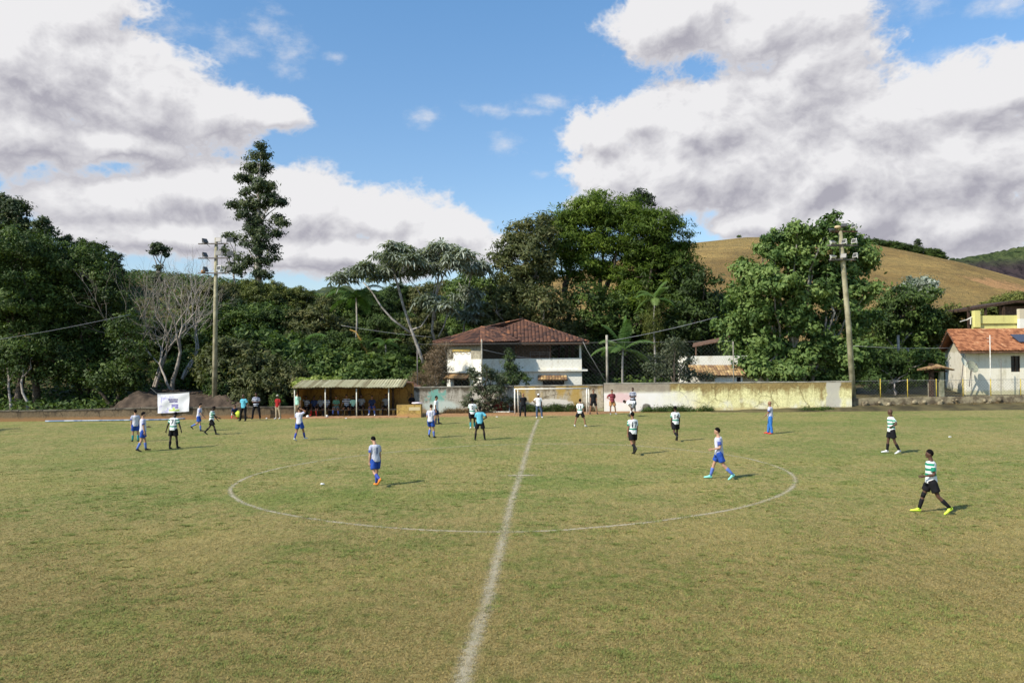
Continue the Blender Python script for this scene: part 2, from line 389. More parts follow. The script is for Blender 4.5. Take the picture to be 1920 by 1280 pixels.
def ribbon(name, P, w, label, strength, seed=0):
    mb = MB(); d = np.gradient(P, axis=0); d /= np.linalg.norm(d, axis=1)[:, None] + 1e-9; nn = np.stack([-d[:, 1], d[:, 0]], 1)
    vs = []; e = []
    for i in range(len(P)):
        for q, ev in ((-1, 0), (0, 1), (1, 0)):
            vs.append((*(P[i] + nn[i] * w * q), .005)); e.append(ev * (0.7 if 'spot' in name and i in (0, len(P) - 1) else 1))
    fs = []
    for i in range(len(P) - 1):
        for q in (0, 1): fs.append((i*3+q, i*3+q+1, i*3+q+4, i*3+q+3))
    mb.add(vs, fs)
    m, n, b = mat(name + '_chalk', None, .95, .1)
    ed = n.attr('edge'); p = n.pos(); a = n.m('ADD', n.noise(p, 7, 6, .75), n.m('MULTIPLY', ed, .52))
    a = n.m('MULTIPLY', n.m('MULTIPLY', n.ss(a, .68, 1.02), strength), n.ss(n.noise(n.v('ADD', p, (4, 4, 4)), 1.3, 4, .6), .3, .6, .65, 1.0))
    a = n.m('MULTIPLY', a, n.ss(n.noise(p, .45, 3), .25, .6, .6, 1.0))
    n.put(b.inputs['Base Color'], n.mix(n.noise(p, 30, 2), (.44, .37, .24), (.70, .63, .48)))
    tr = n.new('ShaderNodeBsdfTransparent'); mx = n.new('ShaderNodeMixShader'); nt = m.node_tree
    n.put(mx.inputs[0], a); nt.links.new(tr.outputs[0], mx.inputs[1]); nt.links.new(b.outputs[0], mx.inputs[2]); nt.links.new(mx.outputs[0], nt.nodes['Material Output'].inputs[0])
    o = obj(name, mb, m); at_ = o.data.attributes.new('edge', 'FLOAT', 'POINT'); at_.data.foreach_set('value', e)
    o['kind'] = 'structure'; o['label'] = label; return o
ribbon('centre_circle_marking', circle, .17, 'thin worn chalk line of the centre circle', .72)
o_ = ribbon('halfway_line_marking', cline, .24, 'worn chalk halfway line running towards the camera', .62); 
o_ = ribbon('centre_spot_marking', spot, .36, 'short bright chalk mark across the centre spot', 1.0); o_.location.z = .012
# grass blades (one uncountable mass)
def grass():
    rng = np.random.default_rng(5); NB = 420000
    # density ~ 1/y between 8.3 and 45
    y = 8.3 * (56 / 8.3) ** rng.random(NB); y = y[rng.random(NB) > .85 * np.clip((y - 26) / 28, 0, 1)]; NB = len(y); x = (rng.random(NB) - .5) * 1.42 * y
    P = np.stack([x, y], 1)
    def dist(curve):
        best = np.full(NB, 9.)
        for c0 in curve[::2]: best = np.minimum(best, np.hypot(x - c0[0], y - c0[1]))
        return best
    cl = np.concatenate([cline[:-1] + (cline[1:] - cline[:-1]) * t for t in (0, .2, .4, .6, .8)])
    dl = np.full(NB, 9.)
    xi = np.interp(y, cline[:, 1], cline[:, 0]); dl = np.abs(x - xi)
    a = np.arctan2(y - cen[1], x - cen[0]); o = np.argsort(an[:-1]); rc = np.interp(a, an[:-1][o], rr[:-1][o], period=2 * np.pi); dc = np.abs(np.hypot(x - cen[0], y - cen[1]) - rc)
    w = np.clip(1 - dl / .20, 0, 1) * .5 + np.clip(1 - dc / .10, 0, 1) * .3
    w = w + 1.3 * np.clip(1 - np.hypot((x - spot[1][0]) / .85, (y - spot[1][1]) / .42), 0, 1); w = np.clip(w * (.3 + 1.1 * rng.random(NB)), 0, .85)
    tuft = np.zeros(NB); nT = 40000; nC = 3600; cyy = 8.3 * (30 / 8.3) ** rng.random(nC); cxx = (rng.random(nC) - .5) * 1.42 * cyy; keepc = np.sin(cxx * .9 + 1.3 * np.sin(cyy * .5)) * np.sin(cyy * .7 + cxx * .2) + .9 * rng.random(nC) > .35; cxx, cyy = cxx[keepc], cyy[keepc]
    ci = rng.integers(0, len(cxx), nT); rad_ = (.04 + .16 * rng.random(len(cxx)) ** 2)[ci]; x[:nT] = cxx[ci] + rng.normal(size=nT) * rad_ * 1.3; y[:nT] = cyy[ci] + rng.normal(size=nT) * rad_; tuft[:nT] = 1; w[:nT] = 0
    nb = 3; s = .011 * (y / 8.3) ** .30 * (1 + .30 * tuft)
    V = np.zeros((NB, nb, 3, 3)); 
    for k in range(nb):
        th = rng.random(NB) * 6.283; ln = s * (1.2 + 1.2 * rng.random(NB)); lean = .9 + 1.3 * rng.random(NB)
        dx, dy = np.cos(th), np.sin(th); bx = x + dx * s * .6; by = y + dy * s * .6; ww = s * .30
        V[:, k, 0] = np.stack([bx - dy * ww, by + dx * ww, np.full(NB, -.002)], 1)
        V[:, k, 1] = np.stack([bx + dy * ww, by - dx * ww, np.full(NB, -.002)], 1)
        V[:, k, 2] = np.stack([bx + dx * ln * lean, by + dy * ln * lean, ln], 1)
    V = V.reshape(-1, 3); nf = NB * nb
    me = bpy.data.meshes.new('turf_blades'); me.vertices.add(len(V)); me.vertices.foreach_set('co', V.astype('f').ravel())
    me.loops.add(nf * 3); me.loops.foreach_set('vertex_index', np.arange(nf * 3, dtype='i'))
    me.polygons.add(nf); me.polygons.foreach_set('loop_start', np.arange(0, nf * 3, 3, dtype='i'))
    at_ = me.attributes.new('white', 'FLOAT', 'FACE'); at_.data.foreach_set('value', np.repeat(w, nb).astype('f'))
    at_ = me.attributes.new('var', 'FLOAT', 'FACE'); at_.data.foreach_set('value', rng.random(nf).astype('f'))
    at_ = me.attributes.new('tuft', 'FLOAT', 'FACE'); at_.data.foreach_set('value', np.repeat(tuft, nb).astype('f'))
    me.update(calc_edges=True)
    m, n, b = mat('grass_blade', None, .75, .15); c = turf_node(n)
    v = n.attr('var'); c = n.mix(n.ss(v, .0, 1.), n.mix(1, c, (.62, .72, .60), 'MULTIPLY'), n.mix(1, c, (1.62, 1.48, 1.35), 'MULTIPLY'))
    c = n.mix(n.m('MULTIPLY', n.attr('tuft'), .65), c, n.mix(v, (.09, .15, .03), (.22, .30, .07))); c = n.mix(n.attr('white'), c, (.58, .50, .36)); n.put(b.inputs['Base Color'], c)
    o = link('turf_grass', me, None, [m]); tag(o, 'short dry grass blades covering the pitch', 'grass', kind='stuff')
grass()
# ------------------------------------------------------------------ hills
def px_ridge(pts, Y): 
    q = [at(a, b_, Y) for a, b_ in pts]; return [p.x for p in q], [p.z for p in q]
rx_, rz_ = px_ridge([(900,560),(1080,510),(1180,480),(1250,462),(1300,453),(1400,443),(1500,444),(1600,452),(1700,470),(1800,489),(1920,522),(2100,570),(2400,640)], 260)
m_hill, n, b = mat('dry_pasture', None, .95, .05)
p = n.pos(); q = n.xyz(p)
f1 = n.noise(n.v('MULTIPLY', p, (1, 1, 3)), .035, 6, .65); f2 = n.noise(n.v('MULTIPLY', p, (1, 1, 2.5)), .6, 6, .7); f3 = n.noise(p, .12, 5, .6)
c = n.mix(n.ss(f1, .35, .65), (.30, .205, .085), (.46, .325, .13))
c = n.mix(n.ss(n.m('ADD', f2, n.m('MULTIPLY', f3, .5)), .55, .95), n.mix(1, c, (.72, .74, .75), 'MULTIPLY'), n.mix(1, c, (1.15, 1.08, .95), 'MULTIPLY'))
c = n.mix(n.m('MULTIPLY', n.ss(q[2], 28, 42), .35), c, (.42, .33, .12))
trk = n.m('SINE', n.m('ADD', n.m('MULTIPLY', q[2], 3.2), n.m('MULTIPLY', n.noise(p, .06, 3), 9))); c = n.mix(n.m('MULTIPLY', n.ss(trk, .75, .98), .35), c, (.24, .17, .08))
spk = n.ss(n.noise(n.v('ADD', p, (5, 5, 5)), .9, 3, .7), .62, .70); c = n.mix(n.m('MULTIPLY', spk, .7), c, (.10, .095, .035))
sc = at(1800, 552, 205); d = n.v('LENGTH', n.v('MULTIPLY', n.v('SUBTRACT', p, tuple(sc)), (1/19, 1/26, 1/3.6)))
er = n.ss(n.m('SUBTRACT', n.m('ADD', d, n.m('MULTIPLY', n.m('SUBTRACT', f3, .5), 2.6)), n.m('MULTIPLY', n.m('SUBTRACT', f2, .5), 1.6)), 1.0, .62)
c = n.mix(er, c, n.mix(f2, (.50, .25, .10), (.62, .38, .18)))
n.put(b.inputs['Base Color'], c); n.put(b.inputs['Normal'], n.bump(n.m('ADD', f2, n.noise(p, 2.2, 5, .7)), 1.0, .9))
def hill(X, Y):
    r = np.interp(X * 260 / Y, rx_, rz_) * .965; S = sstep(85, 262, Y) ** .85 * (1 - .5 * sstep(262, 420, Y))
    return r * S - 3 * (1 - sstep(85, 110, Y)) + .8 * np.sin(X * .07 + Y * .03) * sstep(100, 160, Y) * (1 - sstep(200, 255, Y)) - .2
struct(link('grassy_hill', grid_mesh(np.linspace(-20, 330, 90), np.linspace(88, 430, 90), hill), None, [m_hill]))
wx_, wz_ = px_ridge([(1500,500),(1700,494),(1780,488),(1830,483),(1870,475),(1920,464),(2000,452),(2200,450)], 470)
m_wood, n, b = mat('far_forest', None, .95, .05); p = n.pos(); q = n.xyz(p)
nz = n.noise(p, .10, 6, .7); vo = n.new('ShaderNodeTexVoronoi'); vo.inputs['Scale'].default_value = .16; n.put(vo.inputs['Vector'], p)
c = n.mix(n.ss(nz, .35, .65), (.030, .050, .020), (.085, .105, .040))
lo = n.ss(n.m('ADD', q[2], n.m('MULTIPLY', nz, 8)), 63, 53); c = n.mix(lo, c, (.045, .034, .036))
n.put(b.inputs['Base Color'], c); n.put(b.inputs['Normal'], n.bump(n.m('ADD', nz, vo.outputs['Distance']), 1.0, 3))
rng = np.random.default_rng(2)
def wood(X, Y):
    r = np.interp(X, wx_, wz_); S = sstep(330, 470, Y)
    return r * S + (rng.random(X.shape) * 3.5 - 2) * S
struct(link('wooded_hill', grid_mesh(np.linspace(120, 480, 160), np.linspace(335, 560, 70), wood), None, [m_wood]))
mx_, mz_ = px_ridge([(-300,490),(0,520),(200,540),(300,552),(420,556),(520,548),(600,545),(640,536),(700,545),(800,540),(900,535),(1000,540),(1200,560)], 330)
def ridge2(X, Y):
    r = np.interp(X, mx_, mz_); S = sstep(210, 330, Y)
    return r * S + (rng.random(X.shape) * 3.0 - 1.5) * S - 1
m_wood2 = worn('ridge_forest', (.030, .045, .022), (.075, .095, .042), .12, bscale=.4, bump=1)  # dull green forest mottle for the ridge
struct(link('wooded_ridge', grid_mesh(np.linspace(-330, 100, 180), np.linspace(212, 400, 60), ridge2), None, [m_wood2]))
# earth bank behind the far-left wall
m_bank = worn('shaded_bare_earth', (.045, .032, .022), (.12, .085, .058), .9, bump=.6, bscale=5)  # earth colour darkened to stand in for tree shade
bx = [(-30,.3),(-28.5,1.7),(-26,1.75),(-22,1.7),(-20.5,1.0),(-18.5,.5),(-15,.2)]
def bank(X, Y):
    h = np.interp(X, [at(q_, 700, 64).x for q_ in (235,262,300,440,475,520)], [.3, 1.45, 1.15, 1.1, .65, .1])
    return h * sstep(60.6, 62.5, Y) * (1 - sstep(70, 74, Y)) + .10 * np.sin(X * 3.1) * np.sin(Y * 2.3) + .03 + np.random.default_rng(4).normal(size=X.shape) * .045
struct(link('earth_bank', grid_mesh(np.linspace(-31.5, -17.5, 110), np.linspace(60.5, 74, 80), bank), None, [m_bank]))

# ------------------------------------------------------------------ vegetation
def leafmesh(name, C, Nrm, size, var, aspect=.55, seed=0, droop=0.):
    rng = np.random.default_rng(seed); n_ = len(C)
    Nrm = Nrm / (np.linalg.norm(Nrm, axis=1)[:, None] + 1e-9)
    T = rng.normal(size=(n_, 3)); T[:, 2] -= droop; T -= Nrm * (T * Nrm).sum(1)[:, None]; T /= np.linalg.norm(T, axis=1)[:, None] + 1e-9
    B = np.cross(Nrm, T); s = np.asarray(size).reshape(-1, 1) * np.ones((n_, 1))
    V = np.stack([C - T * s * .6, C + B * s * aspect * .5 + T * s * .05, C + T * s * .6 - Nrm * s * .12, C - B * s * aspect * .5 + T * s * .05], 1).reshape(-1, 3)
    me = bpy.data.meshes.new(name); me.vertices.add(n_ * 4); me.vertices.foreach_set('co', V.astype('f').ravel())
    me.loops.add(n_ * 4); me.loops.foreach_set('vertex_index', np.arange(n_ * 4, dtype='i'))
    me.polygons.add(n_); me.polygons.foreach_set('loop_start', np.arange(0, n_ * 4, 4, dtype='i'))
    a = me.attributes.new('var', 'FLOAT', 'FACE'); a.data.foreach_set('value', np.clip(var, 0, 1).astype('f'))
    me.update(calc_edges=True); return me
def crown_pts(lobes, leaf=.2, clump=.55, fill=1.0, per=46, seed=0, flat=.65, shell=.5, under=.5, spread=.42):
    rng = np.random.default_rng(seed); Cs = []; Ns = []; Vs = []; Ss = []; tips = []
    for lb in lobes:
        cx, cy, cz, rx, ry, rz = lb
        area = 4 * math.pi * ((rx * ry) ** 1.6 / 3 + (rx * rz) ** 1.6 / 3 + (ry * rz) ** 1.6 / 3) ** (1 / 1.6)
        nc = max(6, int(area / (clump * clump * 2.6) * fill * 1.75))
        d = rng.normal(size=(nc, 3)); d /= np.linalg.norm(d, axis=1)[:, None]
        keep = (d[:, 2] > -.35) | (rng.random(nc) > under); d = d[keep]; nc = len(d)
        r = 1.04 - shell * rng.random(nc) ** 1.3 + .10 * rng.normal(size=nc)
        P = np.array([cx, cy, cz]) + d * r[:, None] * np.array([rx, ry, rz])
        cvar = .5 + .19 * rng.normal(size=nc); lv = .06 * rng.normal()
        tips.append(P[rng.permutation(nc)[:max(2, nc // 9)]])
        rc = clump * (.55 + .85 * rng.random(nc)); n_ = np.maximum(6, (per * (rc / clump) ** 2).astype(int)); idx = np.repeat(np.arange(nc), n_)
        q = rng.normal(size=(len(idx), 3)); q[:, 2] *= flat
        off = q * rc[idx][:, None] * spread
        Cs.append(P[idx] + off); on = off / (np.linalg.norm(off, axis=1)[:, None] + 1e-6)
        Ns.append(on * .8 + d[idx] * .5 + rng.normal(size=(len(idx), 3)) * .55 + np.array([0, 0, .45]))
        Vs.append(cvar[idx] + lv + .11 * rng.normal(size=len(idx))); Ss.append(leaf * (.75 + .8 * rng.random(len(idx))))
    return np.concatenate(Cs), np.concatenate(Ns), np.concatenate(Vs), np.concatenate(Ss), np.concatenate(tips)
def bend(p, q, k=4, j=.12, seed=0, sag=0.):
    rnd = random.Random(seed); p = Vector(p); q = Vector(q); L_ = (q - p).length; pts = [p]
    for i in range(1, k):
        t = i / k; pts.append(p.lerp(q, t) + Vector((rnd.gauss(0, 1), rnd.gauss(0, 1), rnd.gauss(0, .4) + sag * math.sin(math.pi * t) * 5)) * L_ * j * math.sin(math.pi * t) * .6)
    return pts + [q]
def trunk_mb(base, lobes, r0, tips=None, seed=0, fork=.35, stems=1, twigs=40):
    rnd = random.Random(seed); mb = MB(); base = Vector(base)
    cs = [Vector(l[:3]) for l in lobes]; lowz = min(c.z - l[5] for c, l in zip(cs, lobes)); mid = sum(cs, Vector()) / len(cs)
    forks = []
    for s in range(stems):
        b = base + Vector((rnd.gauss(0, r0 * 1.6), rnd.gauss(0, r0 * 1.6), 0)) * (stems > 1)
        fz = base.z + (max(mid.z, base.z + 1) - base.z) * (fork + .15 * rnd.random())
        fk = Vector((base.x + (mid.x - base.x) * .5 + rnd.gauss(0, 1) * r0 * (4 if stems > 1 else 1), base.y + (mid.y - base.y) * .5, fz))
        pts = bend(b - Vector((0, 0, .3)), fk, 5, .05, rnd.random()); mb.tube(pts, [r0 * (1.25 if i == 0 else 1 - .35 * i / 5) / stems ** .4 for i in range(6)], 8); forks.append(fk)
    ends = []
    for c, l in zip(cs, lobes):
        fk = min(forks, key=lambda f: (f - c).length); e = c - Vector((0, 0, l[5] * .2))
        pts = bend(fk, e, 5, .08, rnd.random()); r = r0 * .55 / stems ** .4
        mb.tube(pts, [r * (1 - .75 * i / 5) + .012 for i in range(6)], 6, False); ends.append((e, r * .3 + .012))
    if tips is not None:
        tt = list(tips); rnd.shuffle(tt)
        for t in tt[:twigs]:
            e, r = min(ends, key=lambda q: (q[0] - Vector(t)).length); mb.tube(bend(e, t, 3, .1, rnd.random()), [r, r * .7, r * .45, .01], 4, False)
    return mb
def tree(name, base, lobes, lm, bark, label, cat='tree', group=None, r0=.25, leaf=.2, seed=0, stems=1, fork=.35, twigs=40, aspect=.55, trunk=True, crown='crown', droop=0., **kw):
    base = Vector(base); t = thing(name, base, label, cat, group)
    C, Nn, Vv, S, tips = crown_pts(lobes, leaf=leaf, seed=seed, **kw)
    me = leafmesh('crown', C - np.array(base), Nn, S, Vv, aspect, seed, droop); link(crown, me, t, [lm])
    if trunk: obj('trunk', trunk_mb(base, lobes, r0, tips, seed, fork, stems, twigs), bark, t, smooth=True)
    return t
def plobes(spec, Y, seed=0, dj=1.6, k=1.0):
    """silhouette lobes measured off the photo, put at real distance with real depth"""
    rnd = random.Random(seed); out = []
    for s in spec:
        px, py, rx, ry = s[:4]; y = Y + (s[4] if len(s) > 4 else rnd.uniform(-dj, dj)); c = at(px, py, y); a = rx / F * y * k; out.append((c.x, c.y, c.z, a, a * .95, ry / F * y * k))
    return out
def dome_lobes(h, w, n_, seed, lo=.35, top=.85, shape='dome'):
    rnd = random.Random(seed); out = []
    for i in range(n_):
        t = i / max(1, n_ - 1); z = h * (lo + (top - lo) * t)
        if shape == 'dome': rad = w * .5 * math.sqrt(max(.05, 1 - (max(0, (t - .25) / .85)) ** 2)) * .62
        elif shape == 'cone': rad = w * .5 * (1 - .8 * t) * .6
        elif shape == 'col': rad = w * .5 * (.45 if t < .8 else .2)
        else: rad = w * .5 * .6
        a = i * 2.4 + rnd.random(); r = w * (.24 if shape == 'dome' else .20) * (.75 + .5 * rnd.random()) * (1 if shape != 'cone' else 1 - .55 * t)
        out.append((math.cos(a) * rad, math.sin(a) * rad, z, r, r, r * (.75 if shape != 'col' else 1.0)))
    return out
# prototypes (10 m tall), reused for the wood behind the pitch
PROTO = {}
def proto(key, h, w, nl, lm, bark, leaf, seed, shape='dome', **kw):
    lb = dome_lobes(h, w, nl, seed, shape=shape, **kw.pop('dl', {}))
    t = tree(kw.pop('name', 'tree'), (0, 0, 0), lb, L[lm], bark, key, r0=.2, leaf=leaf, seed=seed, **kw)
    PROTO[key] = t; t['used'] = 0
HIDE = []
proto('dark', 10, 8.5, 11, 'dark', BARK, .26, 11, dl=dict(lo=.2), name='dense_tree', clump=.7, fill=1.0, per=42)
proto('dark2', 10, 7.5, 10, 'dark', BARK, .30, 12, dl=dict(lo=.25), name='dense_tree', clump=.8, per=40)
proto('mid', 10, 8, 11, 'mid', BARK, .26, 13, dl=dict(lo=.22), name='bushy_tree', clump=.7, per=42)
proto('olive', 10, 8, 11, 'olive', BARKP, .24, 14, dl=dict(lo=.2), name='olive_tree', clump=.65, per=42)
proto('brown', 10, 7.5, 10, 'brown', BARKP, .24, 15, dl=dict(lo=.22), name='brownish_tree', clump=.6, fill=.9, per=42)
proto('euc', 10, 4.4, 11, 'euc', BARKP, .26, 16, 'col', dl=dict(lo=.3, top=.92), name='eucalyptus_tree', clump=.55, fill=.75, per=40)
proto('conic', 10, 6, 11, 'euc', BARK, .26, 17, 'cone', dl=dict(lo=.2, top=.9), name='conical_tree', clump=.6, fill=.8)
proto('bush', 3, 4.6, 8, 'brown', BARKP, .15, 18, dl=dict(lo=.25, top=.75), name='shrub', clump=.38, per=36, trunk=False, crown='foliage')
proto('bushg', 3, 4.6, 8, 'mid', BARK, .16, 19, dl=dict(lo=.25, top=.75), name='shrub', clump=.38, per=36, trunk=False, crown='foliage')
PH = dict(dark=9.7, dark2=9.7, mid=9.7, olive=9.7, brown=9.7, euc=9.9, conic=9.6, bush=3.0, bushg=3.0)
def plant(key, px, ptop, Y, wk=1.0, label=None, cat='tree', group=None, zb=None):
    """plants a copy so that its top reaches the height the photo shows at that distance"""
    q = at(px, ptop, Y); z0 = float(TH(q.x, Y)) if zb is None else zb
    h = max(.8, q.z - z0); s = h / PH[key]; P = PROTO[key]
    rz = random.Random(px * 7 + Y).random() * 6.28
    if P['used'] == 0:
        o = P; P['used'] = 1; o.location = (q.x, Y, z0 - .1); o.rotation_euler = (0, 0, rz); o.scale = (s * wk, s * wk, s)
    else:
        o = dup(P, (q.x, Y, z0 - .1), rz, (s * wk, s * wk, s))
    o['label'] = label; o['category'] = cat
    if group: o['group'] = group
    return o
# ---- the wood behind the pitch, back rows to front rows
def row(prof, keys, Y, step, seed, label, group, wk=1.0, jit=10, jy=4):
    rnd = random.Random(seed); xs_ = [p[0] for p in prof]; ys_ = [p[1] for p in prof]; px = xs_[0]
    while px <= xs_[-1]:
        y = Y + rnd.uniform(-jy, jy); pt = float(np.interp(px, xs_, ys_)) + rnd.uniform(-jit * .6, jit)
        k = rnd.choice(keys); plant(k, px, pt, y, wk * rnd.uniform(.9, 1.2), label.format({'dark': 'dark green', 'dark2': 'dark green', 'mid': 'mid green', 'olive': 'olive green', 'brown': 'brownish green', 'euc': 'slender grey-green', 'conic': 'conical', 'bush': 'brownish', 'bushg': 'green'}[k]), 'tree' if 'bush' not in k else 'shrub', group.format({'dark': 'dark', 'dark2': 'dark', 'mid': 'mid green', 'olive': 'olive', 'brown': 'brownish', 'euc': 'slender', 'conic': 'conical', 'bush': 'brownish', 'bushg': 'green'}[k]))
        px += step * rnd.uniform(.75, 1.25)
# left slope: rows under the dark trees
row([(-40,440),(60,470),(140,500),(240,535)], ['dark', 'mid', 'dark2'], 96, 42, 1, '{} tree on the slope above the left dark wood', '{} trees on the left slope')
row([(225,548),(300,545),(400,535)], ['dark', 'conic', 'dark2'], 124, 17, 22, '{} tree at the far skyline behind the bare trees', '{} trees at the far skyline behind the bare trees', wk=1.5, jit=6)
row([(205,560),(300,560),(400,550)], ['dark', 'brown', 'mid'], 106, 22, 2, '{} tree behind the leafless branches', '{} trees behind the bare trees')
row([(390,528),(450,524),(520,532),(600,546),(640,560)], ['olive', 'brown', 'olive'], 92, 36, 3, '{} tree at the skyline between floodlight mast and silver-leaved trees', '{} trees at the middle skyline', jit=7)
row([(630,546),(700,540),(780,530),(860,524),(930,506)], ['dark', 'brown', 'mid', 'olive'], 98, 26, 4, '{} tree behind the silver-leaved trees', '{} trees behind the silver-leaved trees', jit=8)
row([(225,610),(300,600),(380,575)], ['brown', 'dark', 'olive'], 84, 34, 5, '{} tree in the second row behind the leafless trees', '{} trees second row behind the bare trees')
row([(400,570),(470,565),(540,575),(620,580),(700,590),(780,600),(840,610)], ['dark', 'brown', 'mid', 'dark2'], 80, 34, 6, '{} tree in the middle of the wooded slope', '{} trees mid-slope', jit=14)
row([(430,640),(500,620),(560,632),(620,625),(690,640),(760,650)], ['mid', 'dark', 'brown', 'bushg'], 72, 38, 7, '{} tree or bush low on the slope behind the dugout', '{} growth low on the slope', jit=16, jy=2)
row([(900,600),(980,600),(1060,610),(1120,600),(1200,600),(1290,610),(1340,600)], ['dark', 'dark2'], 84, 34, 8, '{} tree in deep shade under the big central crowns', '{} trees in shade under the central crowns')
row([(1300,540),(1345,550),(1400,560)], ['dark', 'dark2'], 86, 30, 9, '{} tree between the central crowns and the big tree on the right', '{} trees left of the big right tree', jit=8)
row([(1640,585),(1700,600),(1760,600),(1830,600)], ['mid', 'dark', 'olive'], 92, 34, 10, '{} tree at the foot of the grassy hill', '{} trees at the hill foot', jit=8)
row([(1640,640),(1700,650),(1760,655)], ['bushg', 'mid', 'dark'], 74, 34, 12, '{} growth behind the small tiled gate', '{} growth behind the gate', jit=8, jy=2)
def undergrowth():
    rng = np.random.default_rng(77); n_ = 150000; y = 61 + 72 * rng.random(n_) ** .9; x = (rng.random(n_) - .5) * 1.5 * y
    keep = ~((x > 13) & (y < 74)) & ~((x > -8) & (x < 8) & (y < 74)) & ~((x < -17) & (x > -32) & (y < 73)); x = x[keep]; y = y[keep]
    C = np.stack([x, y, TH(x, y) + rng.random(len(x)) ** 2 * .9], 1); v = .35 + .2 * np.sin(x * .7) * np.sin(y * .5) + .2 * rng.normal(size=len(x))
    o = link('undergrowth', leafmesh('undergrowth', C, rng.normal(size=(len(x), 3)) * .6 + np.array([0, -.3, 1.]), .38 * (.6 + .8 * rng.random(len(x))), v, .5, 3), None, [L['mid']]); tag(o, 'leafy undergrowth covering the slope behind the pitch', 'undergrowth', kind='stuff')
undergrowth()
# front shrubs behind the far-left wall and dugout
for i, (k_, px, pt, Y, wk, lb) in enumerate([
    ('bush', 455, 640, 68, 1.1, 'tall tangle of brownish scrub just right of the left floodlight mast'),
    ('bush', 500, 668, 65, 1.0, 'brownish shrub left of the dugout roof'), ('bushg', 425, 690, 65, .8, 'low green shrub at the foot of the left floodlight mast'),
    ('bush', 545, 690, 64.5, .9, 'dry shrub at the left end of the dugout roof'), ('bushg', 605, 640, 68, 1.0, 'rounded green shrub above the left half of the dugout'),
    ('bushg', 660, 655, 67, 1.1, 'dark rounded shrub above the middle of the dugout'), ('bushg', 735, 665, 68, 1.2, 'wide green shrub behind the right end of the dugout'),
    ('bushg', 775, 690, 66, .8, 'green shrub left of the dry vines'), ('bush', 470, 725, 62.5, .7, 'low weedy shrub on the far-left wall'), ('bushg', 520, 735, 62, .6, 'low green bush behind the person in red'),
    ('bushg', 365, 655, 76, 1.0, 'green bush below the leafless branches'), ('bushg', 310, 672, 78, 1.0, 'dark bush behind the white banner')]):
    plant(k_, px, pt, Y, wk, lb, 'shrub', zb=max(0, float(TH(at(px, pt, Y).x, Y))))
for px, pt, k_, s_ in [(1640,447,'dark',1.6),(1655,450,'dark',1.5),(1672,452,'dark',1.6),(1688,455,'dark2',1.4),(1703,458,'dark',1.4),(1716,460,'dark',1.3),(1719,447,'euc',1.1),(1738,464,'dark',1.1),(1752,466,'dark2',1.3),(1764,472,'dark',1.2),(1620,446,'dark',1.5),(1605,450,'dark',1.2)]:
    q = at(px, pt, 262); zb = float(hill(np.array([[q.x]]), np.array([[262.]]))[0, 0]) - 1
    plant(k_, px, pt, 262, s_, 'small dark tree on the ridge of the dry grassy hill', 'tree', 'trees along the ridge of the grassy hill', zb=zb)
plant('bushg', 1386, 440, 255, 1.2, 'tiny bush on the crest of the grassy hill', 'shrub', zb=at(1386, 445, 255).z)
for px, pt in [(1915, 549), (1895, 556), (1870, 562)]:
    plant('olive', px, pt, 110, 1.4, 'round tree on the hillside above the yellow building', 'tree', 'trees above the yellow building')
# ---- the big dark trees at the far left
LT = [[(40,470,75,42),(110,500,75,45),(-40,480,70,50),(20,560,85,60),(100,580,80,60),(-30,600,80,60),(30,660,80,55),(110,680,60,50),(-40,700,80,50)],
      [(165,490,50,34),(200,520,40,28),(170,560,60,45),(215,590,45,38),(150,630,60,48),(215,650,50,40),(170,700,50,38)],
      [(235,620,32,32),(245,670,32,38),(220,705,50,34),(250,712,28,24)]]
for i, (sp_, Y, px, lb, r) in enumerate(zip(LT, (67, 70, 66), (45, 150, 215), ('huge dark green tree at the left edge of the photo', 'large dark green tree right of the huge one at the left edge', 'smaller dark tree ending the dark left wood, beside the leafless trees'), (.45, .35, .22))):
    lbs = plobes(sp_, Y, 40 + i, 2.5); q = at(px, 765, Y)
    tree('broadleaf_tree', (q.x, Y, float(TH(q.x, Y))), lbs, L['dark'], BARK, lb, 'tree', 'dark trees of the left wood', r0=r, leaf=.20, seed=50 + i, clump=.75, per=58, fill=.95, stems=2, under=.2, shell=.75)
for i, (px, pb, pt) in enumerate([(22, 770, 690), (50, 770, 680)]):
    mb = MB(); q = at(px, pb, 63.5); mb.tube(bend((q.x, 63.5, -.1), at(px - 8, pt, 64.5), 5, .05, i), [.13, .12, .1, .09, .08, .06], 7); mb.tube(bend(at(px - 5, pt + 25, 64), at(px + 18, pt - 20, 65), 3, .1, i), [.06, .05, .04, .02], 5)
    _t = thing('slender_tree', (q.x, 63.5, 0), None, 'tree'); obj('trunk', mb, BARKP, _t, True); tag(_t, ['pale slim trunk nearest the left edge, behind the low wall', 'pale slim trunk second from the left edge, behind the low wall'][i], 'tree')
# eucalyptus silhouettes on the left ridge
for i, (px, pt, w_, Y, lb) in enumerate([(8,362,1.1,105,'eucalyptus cut by the left edge, tallest of the ridge'),(26,372,.9,104,'eucalyptus right beside the one at the left edge'),(47,412,.9,106,'short round-topped eucalyptus, third from the left edge on the ridge'),(84,407,1.0,104,'pointed eucalyptus between the third and fifth on the left ridge'),(126,440,1.0,106,'dark eucalyptus fifth from the left on the ridge'),(158,446,.9,106,'dark eucalyptus sixth from the left on the ridge'),(178,452,1.2,104,'bushy eucalyptus near the right end of the ridge'),(214,470,1.0,105,'last eucalyptus at the right end of the left ridge')]):
    P0_ = PROTO['euc']; plant('euc', px, pt, Y, w_ * 1.15, lb, 'tree', None)
